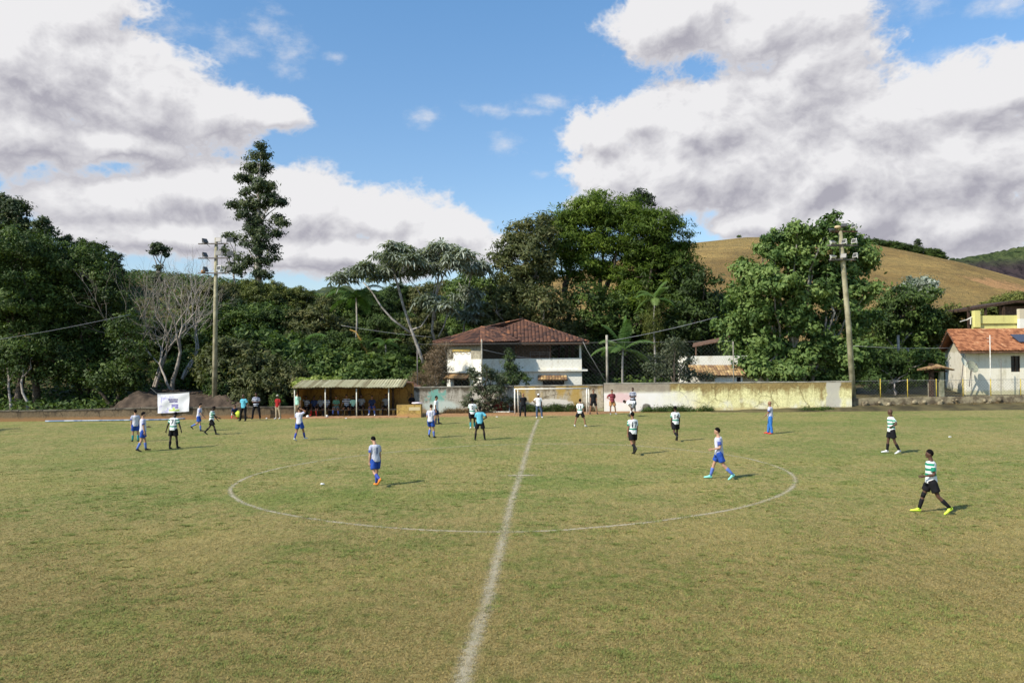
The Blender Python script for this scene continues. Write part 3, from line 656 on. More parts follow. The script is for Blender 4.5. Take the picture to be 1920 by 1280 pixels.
# solitary little umbrella tree against the sky
lbs = plobes([(292,462,11,6),(305,468,10,6),(286,474,7,4),(311,478,5,4),(297,505,7,8),(296,525,10,12),(298,545,12,14)], 112, 3, .6)
tree('umbrella_tree', (at(297, 560, 112).x, 112, float(TH(-49, 112))), lbs, L['euc'], BARKP, 'small solitary tree with a round tuft on a thin stem against the sky', r0=.22, leaf=.28, seed=61, clump=.55, fill=.9)
# tall eucalyptus
SP = [(490,275,13,12),(480,290,17,12),(497,292,12,10),(478,315,22,16),(495,318,14,14),(465,335,20,12),(488,350,24,20),(463,360,12,10),(505,350,10,14),(478,385,26,16),(440,385,18,9),(510,378,18,12),(528,382,10,8),(452,400,14,10),(480,415,26,18),(518,410,14,12),(532,418,8,7),(462,430,16,14),(492,440,26,18),(520,440,12,9),(455,452,12,10),(485,465,28,16),(518,465,8,7),(500,488,22,14),(465,490,20,12),(450,500,14,14),(495,510,18,12)]
lbs = plobes(SP, 108, 5, 1.3)
def trunk_euc():
    pass
q = at(485, 535, 108); t_e = thing('eucalyptus_tree', (q.x, 108, float(TH(q.x, 108))), 'very tall ragged eucalyptus towering over the wood beside the straight floodlight mast', 'tree')
C, Nn, Vv, S, tips = crown_pts(lbs, leaf=.32, seed=71, clump=.78, fill=.98, per=44, flat=.7, shell=.9, spread=.40)
link('crown', leafmesh('crown', C - np.array(t_e.location), Nn, S, Vv, .45, 71, .6), t_e, [L['euc']])
mb = MB(); ax = [t_e.location - Vector((0, 0, .5))] + [at(*p, 108) for p in ((484, 500), (486, 460), (484, 420), (486, 370), (487, 320), (490, 275))]
mb.tube(ax, [.55, .48, .4, .32, .22, .12, .04], 8)
for l in lbs:
    c = Vector(l[:3]); a0 = min(ax, key=lambda a: abs(a.z - (c.z - 2.2))); mb.tube(bend(a0, c, 4, .06, c.x), [.12, .1, .08, .05, .02], 5, False)
obj('trunk', mb, BARKP, t_e, True)
lbs = plobes([(430,440,10,8),(445,445,9,8),(425,470,10,9),(440,480,11,9),(428,500,10,12),(445,510,12,12)], 112, 6, .8)
tree('eucalyptus_tree', (at(440, 540, 112).x, 112, float(TH(-40, 112))), lbs, L['euc'], BARKP, 'thin young eucalyptus half hidden by the floodlights, at the foot of the very tall one', r0=.2, leaf=.3, seed=62, clump=.7, fill=.5, per=34)
# ---- leafless trees
def bare_tree(base, tips_px, Y, r0, label, seed, zb, lean=0):
    rnd = random.Random(seed); t = thing('leafless_tree', base, label, 'tree', 'leafless pale trees on the left'); mb = MB()
    def grow(p, d, ln, r, lvl):
        k = 4; pts = [p]; q = p.copy(); dd = d.copy()
        for i in range(k):
            dd = (dd + Vector((rnd.gauss(0, .13), rnd.gauss(0, .13), rnd.gauss(.03, .06)))).normalized(); q = q + dd * ln / k; pts.append(q.copy())
        r1 = r * (.62 if lvl < 5 else .3); mb.tube(pts, [r + (r1 - r) * i / k for i in range(k + 1)], 6 if lvl < 2 else (5 if lvl < 4 else 3), False)
        if lvl >= 7 or r1 < .007: return
        nb = 2 + (rnd.random() < .55)
        for i in range(nb):
            sp_ = .42 + .25 * rnd.random(); ang = rnd.random() * 6.28
            side = dd.orthogonal().normalized(); side = Matrix.Rotation(ang, 3, dd) @ side
            nd = (dd + side * sp_ + Vector((0, 0, .12))).normalized(); grow(q, nd, ln * (.68 + .22 * rnd.random()), r1 * (.78 + .2 * rnd.random()), lvl + 1)
        if lvl > 0 and rnd.random() < .7:
            m_ = pts[2]; side = Matrix.Rotation(rnd.random() * 6.28, 3, dd) @ dd.orthogonal().normalized(); grow(m_, (dd + side * .9).normalized(), ln * .6, r1 * .6, lvl + 2)
    b = Vector(base)
    for d, ln, r in tips_px: grow(b + Vector((rnd.gauss(0, .15), rnd.gauss(0, .15), -.2)), Vector(d).normalized(), ln * .80, r * .85, 0)
    obj('branches', mb, BARKW, t, True); return t
BARKW = worn('bleached_bark', (.21, .18, .145), (.42, .37, .31), 2.0, bump=.3, bscale=10)
for i, (px, pb, Y, dirs, r, lb) in enumerate([
    (318, 722, 66, [((.25,0,1),4.0,.24),((-.35,.1,.9),3.2,.14)], .2, 'leafless pale tree with a curved trunk, standing right behind the white banner'),
    (290, 715, 68, [((-.18,0,1),4.2,.16),((.15,.2,1),3.8,.13)], .2, 'leafless pale tree with twin stems left of the curved one behind the banner'),
    (262, 712, 69, [((-.45,0,.9),4.2,.14),((-.1,.2,1),3.6,.12)], .2, 'leafless pale tree leaning over the end of the dark left wood'),
    (345, 700, 72, [((.05,0,1),4.2,.17),((.4,.1,1),3.6,.13)], .2, 'leafless pale tree just left of the floodlight mast')]):
    q = at(px, pb, Y); z0 = float(TH(q.x, Y)); bare_tree((q.x, Y, min(q.z, z0 + 1.6)), dirs, Y, r, lb, 21 + i, z0)
# ---- cecropias: pale stems with parasols of big silvery leaves
def cecropia(label, base, stems, clusters, Y, seed, group='silver-leaved trees'):
    rng = np.random.default_rng(seed); t = thing('cecropia_tree', base, label, 'tree', group)
    mb = MB()
    for pts, r in stems:
        P = [at(p[0], p[1], Y + (p[2] if len(p) > 2 else 0)) for p in pts]; mb.tube(P, [r * (1 - .55 * i / (len(P) - 1)) for i in range(len(P))], 7)
    V = []; Fc = []; var = []
    for (px, py, rad) in clusters:
        c = at(px, py, Y + rng.uniform(-2, 2)); R_ = rad / F * Y * .95
        nb = max(5, int(R_ * R_ * 5.0))
        for _ in range(nb):
            a = rng.random() * 6.28; q = R_ * math.sqrt(rng.random()) ; hub = np.array([c.x + math.cos(a) * q, c.y + math.sin(a) * q, c.z - q * q / R_ * .28 + rng.normal() * R_ * .20])
            mb.tube([(c.x, c.y, c.z - R_ * .55), tuple(hub * .5 + np.array([c.x, c.y, c.z - R_ * .2]) * .5), tuple(hub - np.array([0, 0, .12]))], [.05, .04, .025], 4, False)
            for k in range(9):       # leaves of one rosette
                th = k * 2.4 + rng.random() * .8; pl = .35 + .35 * rng.random(); el_ = rng.uniform(-.1, .55)
                o_ = hub + pl * np.array([math.cos(th) * math.cos(el_), math.sin(th) * math.cos(el_), math.sin(el_)]); lv = .35 + .22 * rng.normal() + .25 * el_
                L_ = .56 + .20 * rng.random(); tilt = rng.normal(size=2) * .40 + np.array([math.cos(th), math.sin(th)]) * .25
                for m_ in range(8):
                    ph = m_ * 2 * math.pi / 8.6 + th; dr = np.array([math.cos(ph), math.sin(ph), 0.]); dr[2] = -(tilt @ dr[:2]) - .16; sd_ = np.array([-math.sin(ph), math.cos(ph), 0.]) * L_ * .135
                    e_ = o_ + dr * L_ * (.8 + .3 * (math.cos(ph - th) > 0)); mid = o_ + dr * L_ * .62 + np.array([0, 0, .05])
                    i0 = len(V); V += [o_, mid + sd_, e_ - np.array([0, 0, .10]), mid - sd_]; Fc.append((i0, i0 + 1, i0 + 2, i0 + 3)); var.append(lv + rng.normal() * .06)
    obj('trunk', mb, BARKG, t, True)
    me = bpy.data.meshes.new('leaves'); me.from_pydata((np.array(V) - np.array(base)).tolist(), [], Fc); a = me.attributes.new('var', 'FLOAT', 'FACE'); a.data.foreach_set('value', np.clip(var, 0, 1)); me.update()
    link('leaves', me, t, [L['silver']]); return t
Yc = 70
q = at(800, 700, Yc)
cecropia('wide silver-leaved tree with a forked pale leaning trunk, left of the house roof', (q.x, Yc, float(TH(q.x, Yc))),
    [([(800,700),(785,655),(772,620),(755,570),(744,530),(738,505)], .17), ([(770,624),(735,598),(715,575),(698,548),(680,528)], .11), ([(772,618),(790,612),(803,592),(818,578),(838,560)], .08),
     ([(757,572),(750,545),(742,520),(731,495)], .07), ([(790,556),(778,535),(762,520)], .05), ([(742,528),(736,505),(740,485)], .06)],
    [(645,520,24),(672,505,26),(690,498,20),(718,480,24),(735,470,20),(735,505,22),(760,462,26),(765,490,24),(792,478,22),(785,505,20),(712,512,18),(810,560,22),(828,572,18),(745,490,18)], Yc, 1)
q = at(820, 640, Yc + 2)
cecropia('silver-leaved tree with upright twin pale stems, just left of the house roof', (q.x, Yc + 2, float(TH(q.x, Yc + 2))),
    [([(815,640),(810,620),(812,590),(816,560),(822,520),(826,490),(824,462)], .13), ([(816,600),(813,575),(812,552),(818,520)], .08), ([(818,555),(826,530),(836,505),(842,492)], .08), ([(822,632),(832,612),(838,592),(842,570)], .08)],
    [(825,462,24),(850,470,22),(812,482,20),(842,492,24),(868,478,14),(806,500,18),(862,490,10)], Yc + 2, 2)
q = at(880, 600, Yc + 6)
cecropia('smaller silver-leaved tree between the twin-stemmed one and the big central trees', (q.x, Yc + 6, float(TH(q.x, Yc + 6))),
    [([(868,640),(872,590),(876,548),(884,515),(890,500)], .11), ([(872,560),(866,540),(860,530)], .06)],
    [(885,497,22),(900,505,12),(868,555,16),(880,545,14),(890,570,20),(870,582,18),(892,592,14)], Yc + 6, 3)
# ---- the big central trees
def hero(name, spec, Y, px, lm, bark, label, r0, leaf, seed, **kw):
    lbs = plobes(spec, Y, seed, kw.pop('dj', 2.0), kw.pop('k', 1.22)); q = at(px, 700, Y)
    return tree(name, (q.x, Y, float(TH(q.x, Y))), lbs, L[lm], bark, label, 'tree', kw.pop('group', None), r0=r0, leaf=leaf, seed=seed, **kw)
hero('feathery_tree', [(1085,408,42,24),(1130,395,48,24),(1170,405,40,24),(1060,430,26,20),(1110,430,50,28),(1165,438,38,26),(1075,460,40,24),(1130,470,42,26),(1170,480,26,22),(1050,480,30,18),(1100,505,36,16),(1010,520,34,14),(1140,520,24,14)], 84, 1112, 'feather', BARK, 'tallest feathery olive-green tree in the centre, with dark forked limbs', .5, .34, 81, k=1.35, clump=1.05, per=80, fill=1.05, stems=3, fork=.5, flat=.4, aspect=.26, shell=.45, spread=.46)
hero('feathery_tree', [(1235,420,30,20),(1255,445,34,24),(1225,455,34,22),(1262,475,32,22),(1215,485,36,22),(1245,505,44,24),(1190,515,30,18),(1278,500,22,20),(1225,545,50,24),(1270,540,28,22),(1190,550,26,16),(1240,580,50,22)], 82, 1215, 'feather', BARK, 'feathery olive-green tree on the right of the tallest one in the centre', .45, .34, 82, k=1.35, clump=1.0, per=80, fill=1.05, stems=2, fork=.5, flat=.4, aspect=.26, shell=.45, spread=.46)
hero('rounded_tree', [(1010,425,26,18),(985,445,34,26),(1020,455,26,22),(955,470,24,22),(990,480,40,28),(935,490,16,14),(1010,510,34,26),(960,515,34,26)], 80, 985, 'brown', BARKP, 'rounded brownish-green tree at the left of the big central group', .3, .30, 83, clump=.8, per=46, aspect=.4)
hero('rounded_tree', [(945,545,34,26),(985,550,36,26),(930,580,32,24),(1020,570,34,26),(965,600,40,24),(1010,620,34,22),(920,610,30,22),(1050,600,30,26),(1060,640,34,26)], 77, 975, 'brown', BARKP, 'lower brownish-green tree right behind the house roof', .3, .28, 84, clump=.75, per=46, aspect=.4)
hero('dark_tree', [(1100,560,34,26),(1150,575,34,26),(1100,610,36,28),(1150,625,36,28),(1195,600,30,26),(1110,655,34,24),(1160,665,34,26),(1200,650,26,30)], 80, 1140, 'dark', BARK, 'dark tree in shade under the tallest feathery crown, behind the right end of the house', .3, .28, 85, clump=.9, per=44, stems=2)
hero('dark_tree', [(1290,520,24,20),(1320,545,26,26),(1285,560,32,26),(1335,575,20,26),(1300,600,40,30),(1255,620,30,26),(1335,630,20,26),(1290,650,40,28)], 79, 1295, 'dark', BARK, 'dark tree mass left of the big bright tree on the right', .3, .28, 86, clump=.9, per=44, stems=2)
hero('umbrella_tree', [(1190,374,10,6),(1202,366,12,7),(1215,374,10,7),(1222,388,6,7),(1184,390,6,6),(1200,380,14,5)], 98, 1203, 'euc', BARKP, 'thin-stemmed tree with a small umbrella crown sticking out above the central trees', .2, .24, 87, clump=.6, per=34, fill=.9, dj=.5)
hero('hanging_vine', [(1227,575,15,20),(1225,610,16,26),(1230,640,12,20)], 76, 1228, 'olive', BARK, 'pale green curtain of creeper hanging down the right feathery tree', .08, .18, 88, clump=.45, aspect=.22, droop=2.5, trunk=False)
for i, (px, pb, px2, pt, Y, r, lb) in enumerate([(1200, 600, 1240, 500, 83, .14, 'thick'), (1105, 575, 1065, 500, 80, .12, 'thin')]):
    pass
# ---- the big tree on the right
hero('broadleaf_tree', [(1558,415,14,12),(1545,435,20,16),(1578,432,16,14),(1495,432,16,16),(1510,455,26,20),(1475,445,12,16),(1445,450,16,12),(1430,462,12,12),(1600,455,20,16),(1560,465,34,22),(1622,480,16,20),(1450,478,22,16),(1490,490,34,22),(1395,500,14,14),(1415,515,26,20),(1595,500,34,24),(1540,510,38,24),(1450,535,36,26),(1390,555,24,22),(1500,555,40,28),(1570,555,40,28),(1625,545,18,26),(1420,585,38,26),(1375,610,24,22),(1480,605,40,28),(1550,615,38,26),(1610,605,26,26),(1400,645,36,24),(1460,655,38,24),(1520,670,36,24),(1590,660,32,26),(1420,690,32,18),(1480,700,34,18),(1545,712,34,16),(1600,702,22,22)], 64, 1500, 'bright', BARKP, 'big bushy tree with many upright tops behind the yellow wall, left of the leaning pole', .35, .27, 91, k=1.3, clump=.66, per=48, fill=1.0, stems=4, fork=.3, shell=.7, aspect=.6, twigs=120)
hero('broadleaf_tree', [(1700,560,40,20),(1690,585,44,24),(1650,610,28,26),(1730,600,30,20),(1700,620,40,24),(1660,650,28,24)], 84, 1690, 'dark', BARKP, 'dark spreading tree right of the leaning pole', .28, .28, 92, clump=.8)
hero('silvery_tree', [(1715,530,18,12),(1738,535,14,10),(1700,545,14,9),(1725,550,20,10),(1750,545,10,7)], 118, 1715, 'silver', BARKG, 'grey-green silvery tree on the lower grassy hillside', .2, .45, 93, clump=.8, fill=.7)
hero('olive_tree', [(1790,590,24,14),(1760,605,28,18),(1800,615,22,16),(1770,640,30,18),(1745,630,18,16)], 88, 1770, 'olive', BARKP, 'grey-olive tree directly left of the yellow building', .22, .26, 94, clump=.7)
hero('bushy_tree', [(1665,690,26,20),(1640,672,18,18),(1700,680,28,20),(1735,672,24,18),(1680,715,24,18),(1640,715,18,16),(1715,705,16,16)], 62.5, 1680, 'mid', BARKP, 'bright green bush behind the yellow fence posts, left of the tiled gate', .1, .18, 95, clump=.5)
for i, (px, pb, pt, lb) in enumerate([(1684, 672, 628, 'pale bare tree stub rising from the bush behind the fence'), (1702, 672, 652, 'shorter pale stub right beside the taller one behind the fence')]):
    mb = MB(); mb.tube([at(px + 1, pb + 20, 66), at(px, pt, 66)], [.14, .10], 8); q = at(px, pb + 20, 66); tag(obj('tree_stump', mb, BARKP, None, True, loc=tuple(q)), lb, 'tree')
# shrubs against the wall
hero('shrub', [(1265,655,22,16),(1245,672,22,14),(1282,672,16,14),(1225,692,15,13),(1258,697,24,14),(1292,702,18,9),(1322,706,12,6),(1262,640,10,8)], 60.5, 1260, 'shrubg', BARK, 'open straggly shrub over the wall between the palm and the white house', .08, .16, 96, clump=.42, per=26, fill=.8)
hero('shrub', [(880,750,10,14),(950,755,12,10),(898,708,12,10),(920,704,10,11),(938,712,9,10),(893,730,11,12),(915,732,13,13),(936,738,10,12),(902,758,11,12),(920,760,12,12),(884,694,5,6),(910,690,5,6)], 57.2, 915, 'shrubg', BARK, 'tall leafy shrub in front of the wall below the house, near the goal', .06, .15, 97, clump=.34, per=26, fill=.8, dj=.5)
hero('creeper', [(955,678,8,18),(962,700,14,12),(975,712,16,10),(948,715,16,12)], 61, 955, 'dark', BARK, 'dark creeper climbing the corner of the house balcony', .05, .14, 98, clump=.35, dj=.3)
hero('dry_vines', [(820,660,14,14),(815,680,20,18),(808,700,26,18),(830,700,14,20),(798,715,22,12),(835,650,12,8),(840,668,8,14)], 62.2, 815, 'straw', BARKP, 'mass of dry brown creepers smothering the left corner of the house', .05, .15, 99, clump=.4, per=40, aspect=.16, droop=1.2, dj=.5)
hero('hanging_leaves', [(560,722,10,5),(580,718,14,7),(600,716,14,7),(622,716,12,5)], 57.6, 590, 'vine', BARK, 'yellow-green climbing plant lying on the left end of the dugout roof', .03, .16, 100, clump=.3, dj=.4, trunk=False, crown='foliage')
# weeds along walls
def weeds(px0, px1, pb, Y, h, lm, label, seed, n_=60):
    rng = np.random.default_rng(seed); a = at(px0, pb, Y); b_ = at(px1, pb, Y); lbs = []
    for i in range(n_):
        t = rng.random(); x = a.x + (b_.x - a.x) * t; hh = h * (.35 + .9 * rng.random()); lbs.append((x, Y + rng.normal() * .15, hh * .4, .28, .2, hh * .5))
    t = thing('weeds', (a.x, Y, 0), label, 'weeds'); C, Nn, Vv, S, _ = crown_pts(lbs, leaf=.11, seed=seed, clump=.22, per=16, flat=1, aspect=.2) if 0 else crown_pts(lbs, leaf=.12, seed=seed, clump=.22, per=16, flat=1)
    C[:, 2] = np.abs(C[:, 2]); link('foliage', leafmesh('foliage', C - np.array(t.location), Nn, S, Vv, .22, seed, 1.2), t, [L[lm]])
weeds(985, 1085, 765, 58.0, .55, 'mid', 'green weeds at the wall foot inside the small goal', 1, 46)
weeds(1205, 1335, 768, 56.6, .32, 'mid', 'strip of green weeds along the pale wall right of the bending player', 2, 60)
weeds(1500, 1560, 768, 56.0, .2, 'mid', 'low tufts at the foot of the yellow wall near its right end', 3, 24)
weeds(1070, 1110, 765, 57.9, .5, 'dead', 'dry weeds at the right post of the small goal', 4, 16)
weeds(955, 968, 770, 58.0, .5, 'dead', 'dry stalks just left of the small goal', 5, 12)
weeds(1610, 1920, 755, 57.4, .35, 'dead', 'dry grass hanging over the low stone wall on the right', 6, 90)
weeds(1790, 1910, 745, 59.4, .5, 'olive', 'sparse weeds along the foot of the right house', 8, 36)
weeds(840, 880, 780, 57.6, .18, 'dead', 'dry grass at the foot of the graffiti wall', 7, 40)
# ---- palms
def palm(label, base, top, nf, fl, seed, droop=1.0, lm='palm', crown_r=.1, upright=.9):
    rng = np.random.default_rng(seed); base = Vector(base); top = Vector(top); t = thing('palm_tree', base, label, 'palm')
    mb = MB(); 
    if (top - base).length > .3: mb.tube(bend(base, top, 4, .02, seed), [crown_r * 1.3, crown_r, crown_r * .9, crown_r * .8, crown_r * .7], 8)
    else: mb.tube([base, base + Vector((0, 0, .4))], [crown_r, crown_r * .7], 7)
    obj('trunk', mb, BARKG, t, True)
    for k in range(nf):
        a = k * 2.39996 + rng.random() * .5; el_ = upright * (1 - k / nf) + .15 * rng.normal() + .1
        V = []; Fc = []; n_ = 22; p = np.array(top); d = np.array([math.cos(a) * math.cos(el_), math.sin(a) * math.cos(el_), math.sin(el_)]); rach = [p.copy()]
        for i in range(n_):
            d = d + np.array([0, 0, -.085 * droop * (i / n_ + .3)]); d /= np.linalg.norm(d); p = p + d * fl / n_; rach.append(p.copy())
            side = np.array([-d[1], d[0], 0.]); side /= np.linalg.norm(side) + 1e-6; ll = fl * .26 * math.sin(math.pi * (i + 2.5) / (n_ + 3)) ** .6
            for sg in (-1, 1):
                e_ = p + side * sg * ll * .85 + d * ll * .35 - np.array([0, 0, ll * (.35 + .15 * rng.random())]); w_ = d * fl * .016
                i0 = len(V); V += [p - w_, p + w_, (p + e_) / 2 + w_ * 1.1 + np.array([0, 0, ll * .06]), e_, (p + e_) / 2 - w_ * 1.1 + np.array([0, 0, ll * .06])]; Fc.append((i0, i0+1, i0+2, i0+3, i0+4))
        me = bpy.data.meshes.new('frond'); mb2 = MB(); mb2.tube([tuple(r) for r in rach[::3]], [.03 * (1 - j / 9) + .006 for j in range(len(rach[::3]))], 4, False); o0 = len(mb2.v)
        mb2.add(V, Fc); mb2.var = [float(np.clip(.5 + .2 * rng.normal(), 0, 1))] * len(mb2.f)
        obj('frond', mb2, L[lm], t, var=True)
    return t
q = at(1167, 700, 61); palm('bright green palm with arching fronds between the house and the straggly shrub', (q.x, 61, 0), at(1168, 655, 61), 10, 2.6, 1, .9, upright=1.3)
q = at(548, 690, 71); palm('low dark green palm with drooping fronds above the left end of the dugout', (q.x, 71, float(TH(q.x, 71))), at(556, 655, 71), 12, 3.6, 2, 1.2)
q = at(545, 700, 67); palm('second low palm with yellowish drooping fronds, just below the dark one', (q.x, 67, float(TH(q.x, 67))), at(545, 695, 67), 9, 2.8, 3, 1.3)
q = at(664, 640, 73); palm('slim tall palm whose fronds mix with the silver-leaved tree', (q.x, 73, float(TH(q.x, 73))), at(668, 558, 73), 12, 3.0, 4, 1.2)
q = at(722, 670, 70); palm('small fan-like palm beneath the forked silver-leaved tree', (q.x, 70, float(TH(q.x, 70))), at(723, 645, 70), 9, 1.6, 5, 1.1)
q = at(1226, 600, 75); palm('green palm head showing beside the hanging creeper', (q.x, 75, float(TH(q.x, 75))), at(1228, 560, 75), 10, 2.2, 6, 1.1)
mb = MB(); rng = np.random.default_rng(9)
for i in range(70):
    p0 = at(668 + i * .22, 625 + i * .35, 69.5); mb.tube([p0, p0 + Vector((.25 + .3 * rng.random(), rng.normal() * .15, -.5 - .6 * rng.random()))], [.02, .008], 3, False)
mb.tube([at(656, 618, 69.6), at(668, 622, 69.5), at(678, 640, 69.5), at(683, 655, 69.5)], [.05, .05, .04, .02], 5)
m_, n, b = mat('dead_frond', (.42, .25, .06), .8); tag(obj('dead_palm_frond', mb, m_, None, loc=tuple(at(668, 622, 69.5))), 'yellow-orange dead palm frond hanging in the dark foliage above the dugout', 'palm frond')
for k_, P in PROTO.items():
    if P['used'] == 0:
        for ch in list(P.children): bpy.data.objects.remove(ch)
        bpy.data.objects.remove(P)
for P in PROTO.values():
    try:
        if 'used' in P: del P['used']
    except ReferenceError: pass
for o in bpy.data.objects:
    if 'used' in o: del o['used']
# ------------------------------------------------------------------ building materials
def wallmat(name, base, stain, foot=None, z0=0, z1=2, top=.45, seed=0):
    m, n, b = mat(name, None, .9, .1); p = n.pos(); q = n.xyz(p)
    st = n.noise(n.v('ADD', n.v('MULTIPLY', p, (2.2, 2.2, .28)), (seed, 0, 0)), 1.2, 6, .65); blot = n.noise(n.v('ADD', p, (0, seed, 0)), 1.6, 6, .7)
    hz = n.ss(q[2], z1 - (z1 - z0) * top, z1)
    f = n.ss(n.m('ADD', n.m('MULTIPLY', hz, .36), n.m('ADD', n.m('MULTIPLY', st, .75), n.m('MULTIPLY', blot, .75))), .72, 1.05)
    c = n.mix(f, base, stain)
    gr = n.noise(n.v('ADD', p, (0, 0, seed)), 9, 6, .75); c = n.mix(1, c, n.mix(n.ss(gr, .35, .65), (.74, .73, .70) if z1 < 3 else (.93, .92, .90), (1.12, 1.12, 1.12) if z1 < 3 else (1.02, 1.02, 1.02)), 'MULTIPLY')
    dr = n.noise(n.v('ADD', n.v('MULTIPLY', p, (5, 5, .22)), (seed * 3, 0, 0)), 1.0, 5, .7); dm = n.m('MULTIPLY', n.ss(dr, .54, .66), n.ss(q[2], z0 + (z1 - z0) * .1, z1)); c = n.mix(n.m('MULTIPLY', dm, .65 if z1 < 3 else .3), c, stain)
    if z1 < 3:
        vo = n.new('ShaderNodeTexVoronoi'); vo.feature = 'DISTANCE_TO_EDGE'; vo.inputs['Scale'].default_value = .55; n.put(vo.inputs['Vector'], n.v('ADD', p, n.v('MULTIPLY', n.noise(p, 1.5, 4, .6, 'Color'), (.7, .7, .7)))); c = n.mix(n.m('MULTIPLY', n.ss(vo.outputs['Distance'], .022, .006), .6), c, tuple(x * .5 for x in stain))
    if foot:
        ft = n.ss(n.m('ADD', n.ss(q[2], z0 + .55, z0), n.m('MULTIPLY', n.m('SUBTRACT', blot, .5), .9)), .35, .95); c = n.mix(n.m('MULTIPLY', ft, .8), c, foot)
    n.put(b.inputs['Base Color'], c); n.put(b.inputs['Normal'], n.bump(n.noise(p, 22, 4), .25, .01)); return m, n, b, c, p, q
W_LOW = wallmat('stained_shaded_low_wall', (.20, .15, .095), (.07, .055, .04), (.36, .20, .09), 0, .85, .5)[0]  # stains and soil, over a base darkened to imitate the wood's shade
WHITE = wallmat('whitewash', (.86, .84, .74), (.62, .55, .40), None, 2.3, 7, .02, 3)[0]
WHITE2 = wallmat('white_plaster', (.86, .81, .66), (.60, .54, .38), (.50, .46, .25), .8, 4.2, .1, 7)[0]
CONC = worn('concrete', (.20, .185, .15), (.38, .35, .28), 2.2, bump=.4, bscale=16)
WOODD = worn('dark_wood', (.035, .022, .015), (.09, .055, .035), 6, bump=.4, bscale=20)
WOODB = worn('brown_boards', (.10, .055, .035), (.20, .12, .08), 5, bump=.4, bscale=20)
WOODP = worn('weathered_wood', (.26, .23, .17), (.42, .38, .28), 5, bump=.4, bscale=20)
DARKIN = mat('interior_shade', (.012, .011, .010), .9)[0]  # near-black colour standing in for the shade of an interior
GLASS = mat('dark_glass', (.02, .022, .025), .15, .5)[0]
STEEL = worn('rusty_steel', (.10, .085, .075), (.22, .19, .17), 9, .55, .4, bump=.2)
YEL = wallmat('shaded_yellow_plaster', (.33, .18, .048), (.13, .07, .032), (.38, .21, .09), 0, 2.4, .2, 4)[0]  # dugout walls: deep shade under the roof is mixed into this yellow
YEL2 = wallmat('yellow_block_paint', (.52, .35, .11), (.30, .19, .08), (.50, .28, .12), 0, .9, .1, 5)[0]
WPAINT = worn('white_metal_paint', (.62, .58, .48), (.82, .80, .72), 5, .5, .4, bump=.1)
YPOST = worn('yellow_post_paint', (.42, .30, .04), (.62, .48, .08), 5, .6, .3, bump=.1)
WIRE = mat('grey_wire', (.24, .24, .22), .5, .4)[0]
def tilemat(name, c1, c2, c3):
    m, n, b = mat(name, None, .85, .15); v = n.attr('var'); p = n.pos(); nz = n.noise(p, 1.1, 6, .65)
    f = n.m('ADD', n.m('MULTIPLY', v, .5), n.m('MULTIPLY', nz, .7)); c = n.mix(n.ss(f, .40, .66), c1, c2); c = n.mix(n.ss(f, .79, .93), c, c3)
    n.put(b.inputs['Base Color'], c); n.put(b.inputs['Normal'], n.bump(n.noise(p, 20, 4), .3, .01)); return m
T_OLD = tilemat('old_clay_tiles', (.060, .036, .030), (.135, .068, .046), (.40, .17, .08))
T_RED = tilemat('clay_tiles', (.22, .085, .040), (.40, .17, .080), (.54, .29, .15))
T_DUG = tilemat('sunbleached_corrugated', (.28, .24, .13), (.46, .42, .25), (.60, .56, .36))
T_TAN = tilemat('sunbleached_tiles', (.22, .13, .07), (.40, .26, .12), (.58, .42, .20))
def tile_plane(mb, poly, down, wt=.22, lt=.40, seed=0, rise=.055, base=None):
    """lays half-round tiles over a planar convex polygon; down = slope direction"""
    rnd = random.Random(seed); P = [Vector(p) for p in poly]; nrm = Vector((0, 0, 0))
    for i in range(len(P)): nrm += (P[i] - P[0]).cross(P[(i + 1) % len(P)] - P[0])
    nrm.normalize()
    if nrm.z < 0: nrm = -nrm
    dn = Vector(down); dn = (dn - nrm * dn.dot(nrm)).normalized(); ac = nrm.cross(dn).normalized(); o = P[0]
    uv = [((p - o).dot(ac), (p - o).dot(dn)) for p in P]; u0 = min(a for a, _ in uv); u1 = max(a for a, _ in uv); k = int((u1 - u0) / wt); 
    for i in range(k):
        u = u0 + (i + .5) * (u1 - u0) / k; xs = []
        for j in range(len(uv)):
            (a0, b0), (a1, b1) = uv[j], uv[(j + 1) % len(uv)]
            if (a0 - u) * (a1 - u) < 0: xs.append(b0 + (b1 - b0) * (u - a0) / (a1 - a0))
        if len(xs) < 2: continue
        v0, v1 = min(xs), max(xs); nt_ = max(1, round((v1 - v0) / lt)); h = (u1 - u0) / k * .5
        for t in range(nt_):
            a = v0 + (v1 - v0) * t / nt_; b_ = v0 + (v1 - v0) * (t + 1.08) / nt_; b_ = min(b_, v1 + .03); mb.cv = rnd.random(); jj = rnd.uniform(-.006, .006); vs = []
            for q_, lift in ((a, 0.0), (b_, .022)):
                for s_ in range(5):
                    th = math.pi * s_ / 4; vs.append(o + ac * (u + jj - math.cos(th) * h) + dn * q_ + nrm * (math.sin(th) * rise + lift + .01))
            mb.add(vs, [(s_, s_ + 1, s_ + 6, s_ + 5) for s_ in range(4)] + [(5, 6, 7, 8, 9)])
    mb.cv = .3; vs = [p for p in P] + [p - nrm * .06 for p in P]; m_ = len(P)
    mb.add(vs, [tuple(range(m_)), tuple(reversed(range(m_, 2 * m_)))] + [(i, (i + 1) % m_, (i + 1) % m_ + m_, i + m_) for i in range(m_)])
def ridge_caps(mb, a, b_, seed=0, r=.10):
    rnd = random.Random(seed); a = Vector(a); b_ = Vector(b_); n_ = max(1, int((b_ - a).length / .38)); d = (b_ - a) / n_
    for i in range(n_): mb.cv = .75 + .3 * rnd.random(); mb.tube([a + d * i + Vector((0, 0, .03)), a + d * (i + 1.06) + Vector((0, 0, .045))], [r * .85, r], 7)
